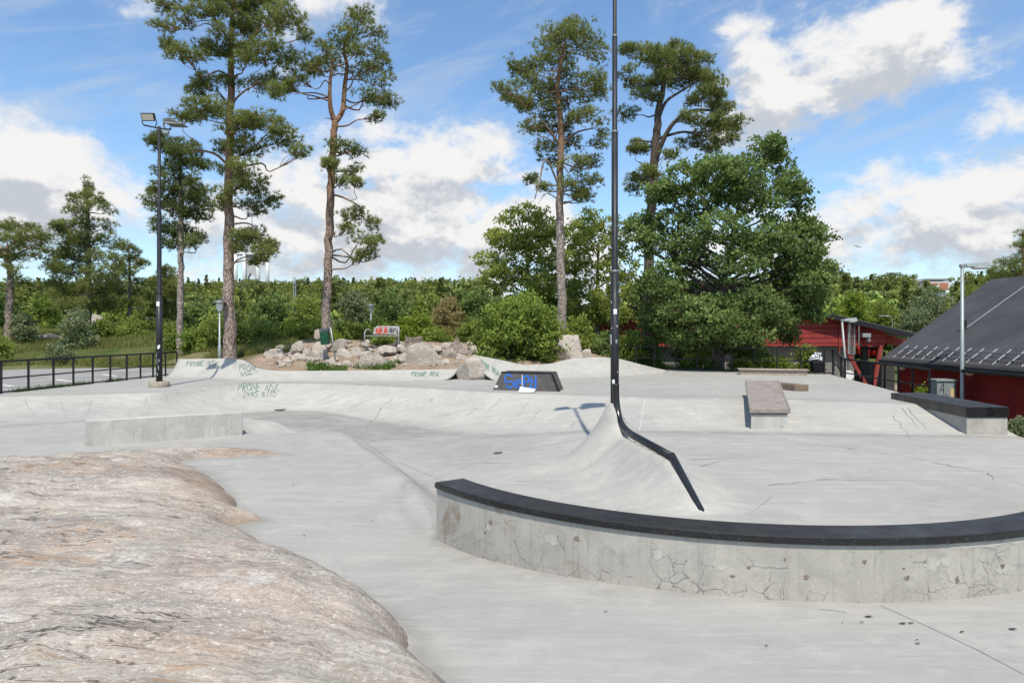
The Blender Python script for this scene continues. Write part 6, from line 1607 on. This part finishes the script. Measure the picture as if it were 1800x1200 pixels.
# stay clear of the car park and of the concrete
ok = (Yg_ > 27.6 - .045 * (-x - 12) + .4) & (fbm(x * .35, Yg_ * .35, 3) > -.35); ok |= (x > -12) & (Yg_ > 24.2)
ok &= ~in_poly(x, Yg_, park_poly)
x, y = x[ok], Yg_[ok]
blades("meadow_grass", np.stack([x, y, terr_z(x, y) - .02], 1), .12, .36, .03, 56, M['grass'], "tall dry meadow grass on the slope at left")
n = 5000; u = g.uniform(540, 860, n); Y_ = g.uniform(22.4, 24.2, n); x = (u - U0) / F * Y_
k = fbm(x * .9 + 5, Y_ * .9, 3) > .14; k &= ~in_poly(x, Y_ - .1, park_poly); x, Y_ = x[k], Y_[k]
blades("grass_tuft", np.stack([x, Y_, terr_z(x, Y_) - .02], 1), .10, .30, .035, 57, M['weed'], "green weeds along the back edge of the quarter pipe")
n = 2600; kx = g.uniform(0, 1, n); yy = 13.6 + kx * 9; xx = np.interp(yy, [13.6, 17.1, 24.2], [-13.5, -12.87, -12.07]) + g.normal(size=n) * .07 - .1; k = fbm(yy * 1.5, xx * 0, 2) > .1
blades("grass_tuft", np.stack([xx[k], yy[k], np.full(k.sum(), .36)], 1), .06, .20, .02, 58, M['weed'], "thin weeds growing along the foot of the left railing")
n = 5000; q = g.uniform(0, 1, n); xx = 4.6 + q * 7.4 + g.normal(size=n) * .2; yy = 28.9 - q * 4.0 + g.uniform(0, 1.3, n)
blades("grass_tuft", np.stack([xx, yy, terr_z(xx, yy) - .02], 1), .12, .4, .03, 59, M['weed'], "green ground cover behind the right railing")
# ================================================================== light, sky, camera
ELEV, AZ = math.radians(59.5), math.radians(181.5)      # sun behind the camera
W = bpy.data.worlds.new("World"); SC.world = W; W.use_nodes = True
nt = W.node_tree; nt.nodes.clear()
def wn(k, **kw):
    q = nt.nodes.new(k)
    for a, b in kw.items(): setattr(q, a, b)
    return q
def wl_(a, b): nt.links.new(a, b)
def wm(op, a, b=None, clamp=False):
    q = wn('ShaderNodeMath', operation=op, use_clamp=clamp)
    for k, v in enumerate((a, b)):
        if v is None: continue
        if isinstance(v, bpy.types.NodeSocket): wl_(v, q.inputs[k])
        else: q.inputs[k].default_value = v
    return q.outputs[0]
sky = wn('ShaderNodeTexSky', sky_type='NISHITA'); sky.sun_disc = False; sky.sun_elevation = ELEV; sky.sun_rotation = math.pi
sky.altitude = 50; sky.air_density = 1.0; sky.dust_density = .6; sky.ozone_density = 2.2
tc = wn('ShaderNodeTexCoord'); sp = wn('ShaderNodeSeparateXYZ'); wl_(tc.outputs['Generated'], sp.inputs[0])
az = wm('ARCTAN2', sp.outputs[0], sp.outputs[1]); el = wm('ARCSINE', sp.outputs[2])
# cloud banks as they stand in the sky: azimuth, elevation, their half sizes, weight
BL = []
def bank(u, v, su, sv, w):
    a = math.atan2((u - U0) / F, 1); e = math.atan(((V0 - v) / F) * math.cos(a)); BL.append((a, e, su / F, sv / F, w))
for b in [(a_, b_, c_, d_, e_ * (.78 if e_ > 0 else 1)) for a_, b_, c_, d_, e_ in [(1440, 125, 130, 72, .62), (1350, 165, 75, 55, .40), (1320, 110, 50, 50, .15), (1560, 75, 85, 55, .40), (1630, 10, 60, 36, .30), (1490, 190, 90, 40, .25),
          (1690, 320, 240, 60, .36), (1560, 400, 300, 80, .42), (1760, 215, 90, 22, .26), (1740, 420, 200, 60, .3), (60, 250, 120, 70, .85), (150, 370, 230, 80, .45), (10, 330, 120, 70, .2),
          (770, 285, 130, 55, .75), (620, 380, 240, 90, .62), (860, 230, 70, 30, .22), (900, 420, 300, 60, .4), (590, 10, 110, 36, .36), (450, 40, 60, 20, .1), (660, 30, 60, 26, .2), (1155, 55, 28, 40, .26), (1210, 5, 60, 14, .24), (1290, 45, 30, 18, .16), (940, 38, 24, 14, .16), (800, 155, 26, 14, .12),
          (480, 330, 120, 60, .2), (240, 20, 60, 30, .10), (0, 110, 24, 30, .2), (500, 190, 120, 40, .06),
          (200, 150, 170, 70, -.30), (860, 140, 110, 70, -.30), (1150, 150, 90, 60, -.22), (1640, 190, 120, 26, -.16), (870, 335, 60, 22, -.22), (1560, 262, 150, 20, -.22), (230, 250, 90, 40, -.15), (1720, 60, 70, 60, -.2), (1000, 10, 120, 26, -.18), (180, 20, 120, 30, -.1)]]:
    bank(*b)
G = bpy.data.node_groups.new("cloud density", 'ShaderNodeTree')
G.interface.new_socket("az", in_out='INPUT', socket_type='NodeSocketFloat'); G.interface.new_socket("el", in_out='INPUT', socket_type='NodeSocketFloat'); G.interface.new_socket("d", in_out='OUTPUT', socket_type='NodeSocketFloat')
gi = G.nodes.new('NodeGroupInput'); go = G.nodes.new('NodeGroupOutput')
def gm(op, a, b=None):
    q = G.nodes.new('ShaderNodeMath'); q.operation = op
    for k, v in enumerate((a, b)):
        if v is None: continue
        if isinstance(v, bpy.types.NodeSocket): G.links.new(v, q.inputs[k])
        else: q.inputs[k].default_value = v
    return q.outputs[0]
A_, E_ = gi.outputs['az'], gi.outputs['el']
tot = None
for a, e, sa_, se_, w in BL:
    x_ = gm('MULTIPLY', gm('SUBTRACT', A_, a), 1 / sa_); y_ = gm('MULTIPLY', gm('SUBTRACT', E_, e), 1 / se_)
    r2 = gm('ADD', gm('MULTIPLY', x_, x_), gm('MULTIPLY', y_, y_))
    k = gm('MULTIPLY', gm('POWER', math.e, gm('MULTIPLY', r2, -1.0)), w)
    tot = k if tot is None else gm('ADD', tot, k)
cv = G.nodes.new('ShaderNodeCombineXYZ'); G.links.new(A_, cv.inputs[0]); G.links.new(gm('MULTIPLY', E_, 1.5), cv.inputs[1]); cv.inputs[2].default_value = 3.7
def gnoise(s, d, r, ds=0.0):
    q = G.nodes.new('ShaderNodeTexNoise'); G.links.new(cv.outputs[0], q.inputs['Vector']); q.inputs['Scale'].default_value = s; q.inputs['Detail'].default_value = d; q.inputs['Roughness'].default_value = r; q.inputs['Distortion'].default_value = ds; return q.outputs['Fac']
n1 = gm('SUBTRACT', gnoise(5.5, 10, .58, .25), .5); n2 = gm('SUBTRACT', gnoise(17, 8, .62, .3), .5)
d = gm('ADD', gm('ADD', tot, gm('MULTIPLY', n1, 1.75)), gm('MULTIPLY', n2, .95))
hz = gm('MULTIPLY', gm('SUBTRACT', .17, E_), .9); hz = gm('MAXIMUM', hz, -.03)
d = gm('ADD', gm('ADD', d, hz), -.17)
G.links.new(d, go.inputs['d'])
def dens(a, e):
    q = wn('ShaderNodeGroup'); q.node_tree = G; wl_(a, q.inputs['az']); wl_(e, q.inputs['el']); return q.outputs[0]
d0 = dens(az, el); d1 = dens(wm('ADD', az, .012), wm('ADD', el, .035))
mr = wn('ShaderNodeMapRange', interpolation_type='SMOOTHSTEP'); wl_(d0, mr.inputs[0]); mr.inputs[1].default_value = -.06; mr.inputs[2].default_value = .32; cover = mr.outputs[0]
cvw = wn('ShaderNodeCombineXYZ'); wl_(wm('ADD', wm('MULTIPLY', az, 2.2), wm('MULTIPLY', el, 1.5)), cvw.inputs[0]); wl_(wm('SUBTRACT', wm('MULTIPLY', el, 13), wm('MULTIPLY', az, 4.5)), cvw.inputs[1])
wq = wn('ShaderNodeTexNoise'); wl_(cvw.outputs[0], wq.inputs['Vector']); wq.inputs['Scale'].default_value = 1.6; wq.inputs['Detail'].default_value = 9; wq.inputs['Roughness'].default_value = .62; wq.inputs['Distortion'].default_value = .5
wsp = wn('ShaderNodeMapRange', interpolation_type='SMOOTHSTEP'); wl_(wq.outputs['Fac'], wsp.inputs[0]); wsp.inputs[1].default_value = .46; wsp.inputs[2].default_value = .72
thin = wm('ADD', wm('MULTIPLY', wm('ADD', d0, .26, True), .5, True), wm('MULTIPLY', wsp.outputs[0], .42), True)                       # a thin milky veil round the clouds
sh = wn('ShaderNodeMapRange', interpolation_type='SMOOTHSTEP'); wl_(wm('ADD', wm('MULTIPLY', wm('SUBTRACT', d1, d0), 1.6), wm('MULTIPLY', d1, .75)), sh.inputs[0]); sh.inputs[1].default_value = -.10; sh.inputs[2].default_value = .62
cm = wn('ShaderNodeMix', data_type='RGBA'); wl_(sh.outputs[0], cm.inputs[0]); cm.inputs[6].default_value = (9.2, 9.1, 9.0, 1); cm.inputs[7].default_value = (5.7, 6.05, 6.6, 1)
sk2 = wn('ShaderNodeMix', data_type='RGBA', blend_type='MULTIPLY'); sk2.inputs[0].default_value = 1; wl_(sky.outputs[0], sk2.inputs[6]); sk2.inputs[7].default_value = (1.60, 1.82, 1.95, 1)
SKYMUL = sk2
v1 = wn('ShaderNodeMix', data_type='RGBA'); wl_(thin, v1.inputs[0]); wl_(sk2.outputs[2], v1.inputs[6]); v1.inputs[7].default_value = (6.0, 6.8, 7.6, 1)
v2 = wn('ShaderNodeMix', data_type='RGBA'); wl_(cover, v2.inputs[0]); wl_(v1.outputs[2], v2.inputs[6]); wl_(cm.outputs[2], v2.inputs[7])
bg = wn('ShaderNodeBackground'); bg.inputs['Strength'].default_value = .10; wl_(v2.outputs[2], bg.inputs['Color'])
wo = wn('ShaderNodeOutputWorld'); wl_(bg.outputs[0], wo.inputs[0])

sun = bpy.data.lights.new("sun", 'SUN'); sun.energy = 4.95; sun.angle = math.radians(.53); sun.color = (1.0, .935, .82)
so = bpy.data.objects.new("sun", sun); COL.objects.link(so)
dirn = Vector((-.026 * math.cos(ELEV), math.cos(ELEV), -math.sin(ELEV))); so.rotation_euler = dirn.to_track_quat('-Z', 'Y').to_euler(); so.location = (0, -10, 30)

cam = bpy.data.cameras.new("camera"); cam.sensor_width = 36; cam.lens = 24.0; cam.shift_y = -20 / 1800; cam.clip_start = .05; cam.clip_end = 3000
co = bpy.data.objects.new("camera", cam); COL.objects.link(co); co.location = (0, 0, H); co.rotation_euler = (math.radians(90), 0, 0)
SC.camera = co
SC.view_settings.view_transform = 'Standard'; SC.view_settings.look = 'None'; SC.view_settings.exposure = 0; SC.view_settings.gamma = 1
SC.render.engine = 'CYCLES'
SC.cycles.max_bounces = 6; SC.cycles.diffuse_bounces = 3; SC.cycles.glossy_bounces = 2; SC.cycles.transmission_bounces = 3
SC.cycles.use_denoising = True
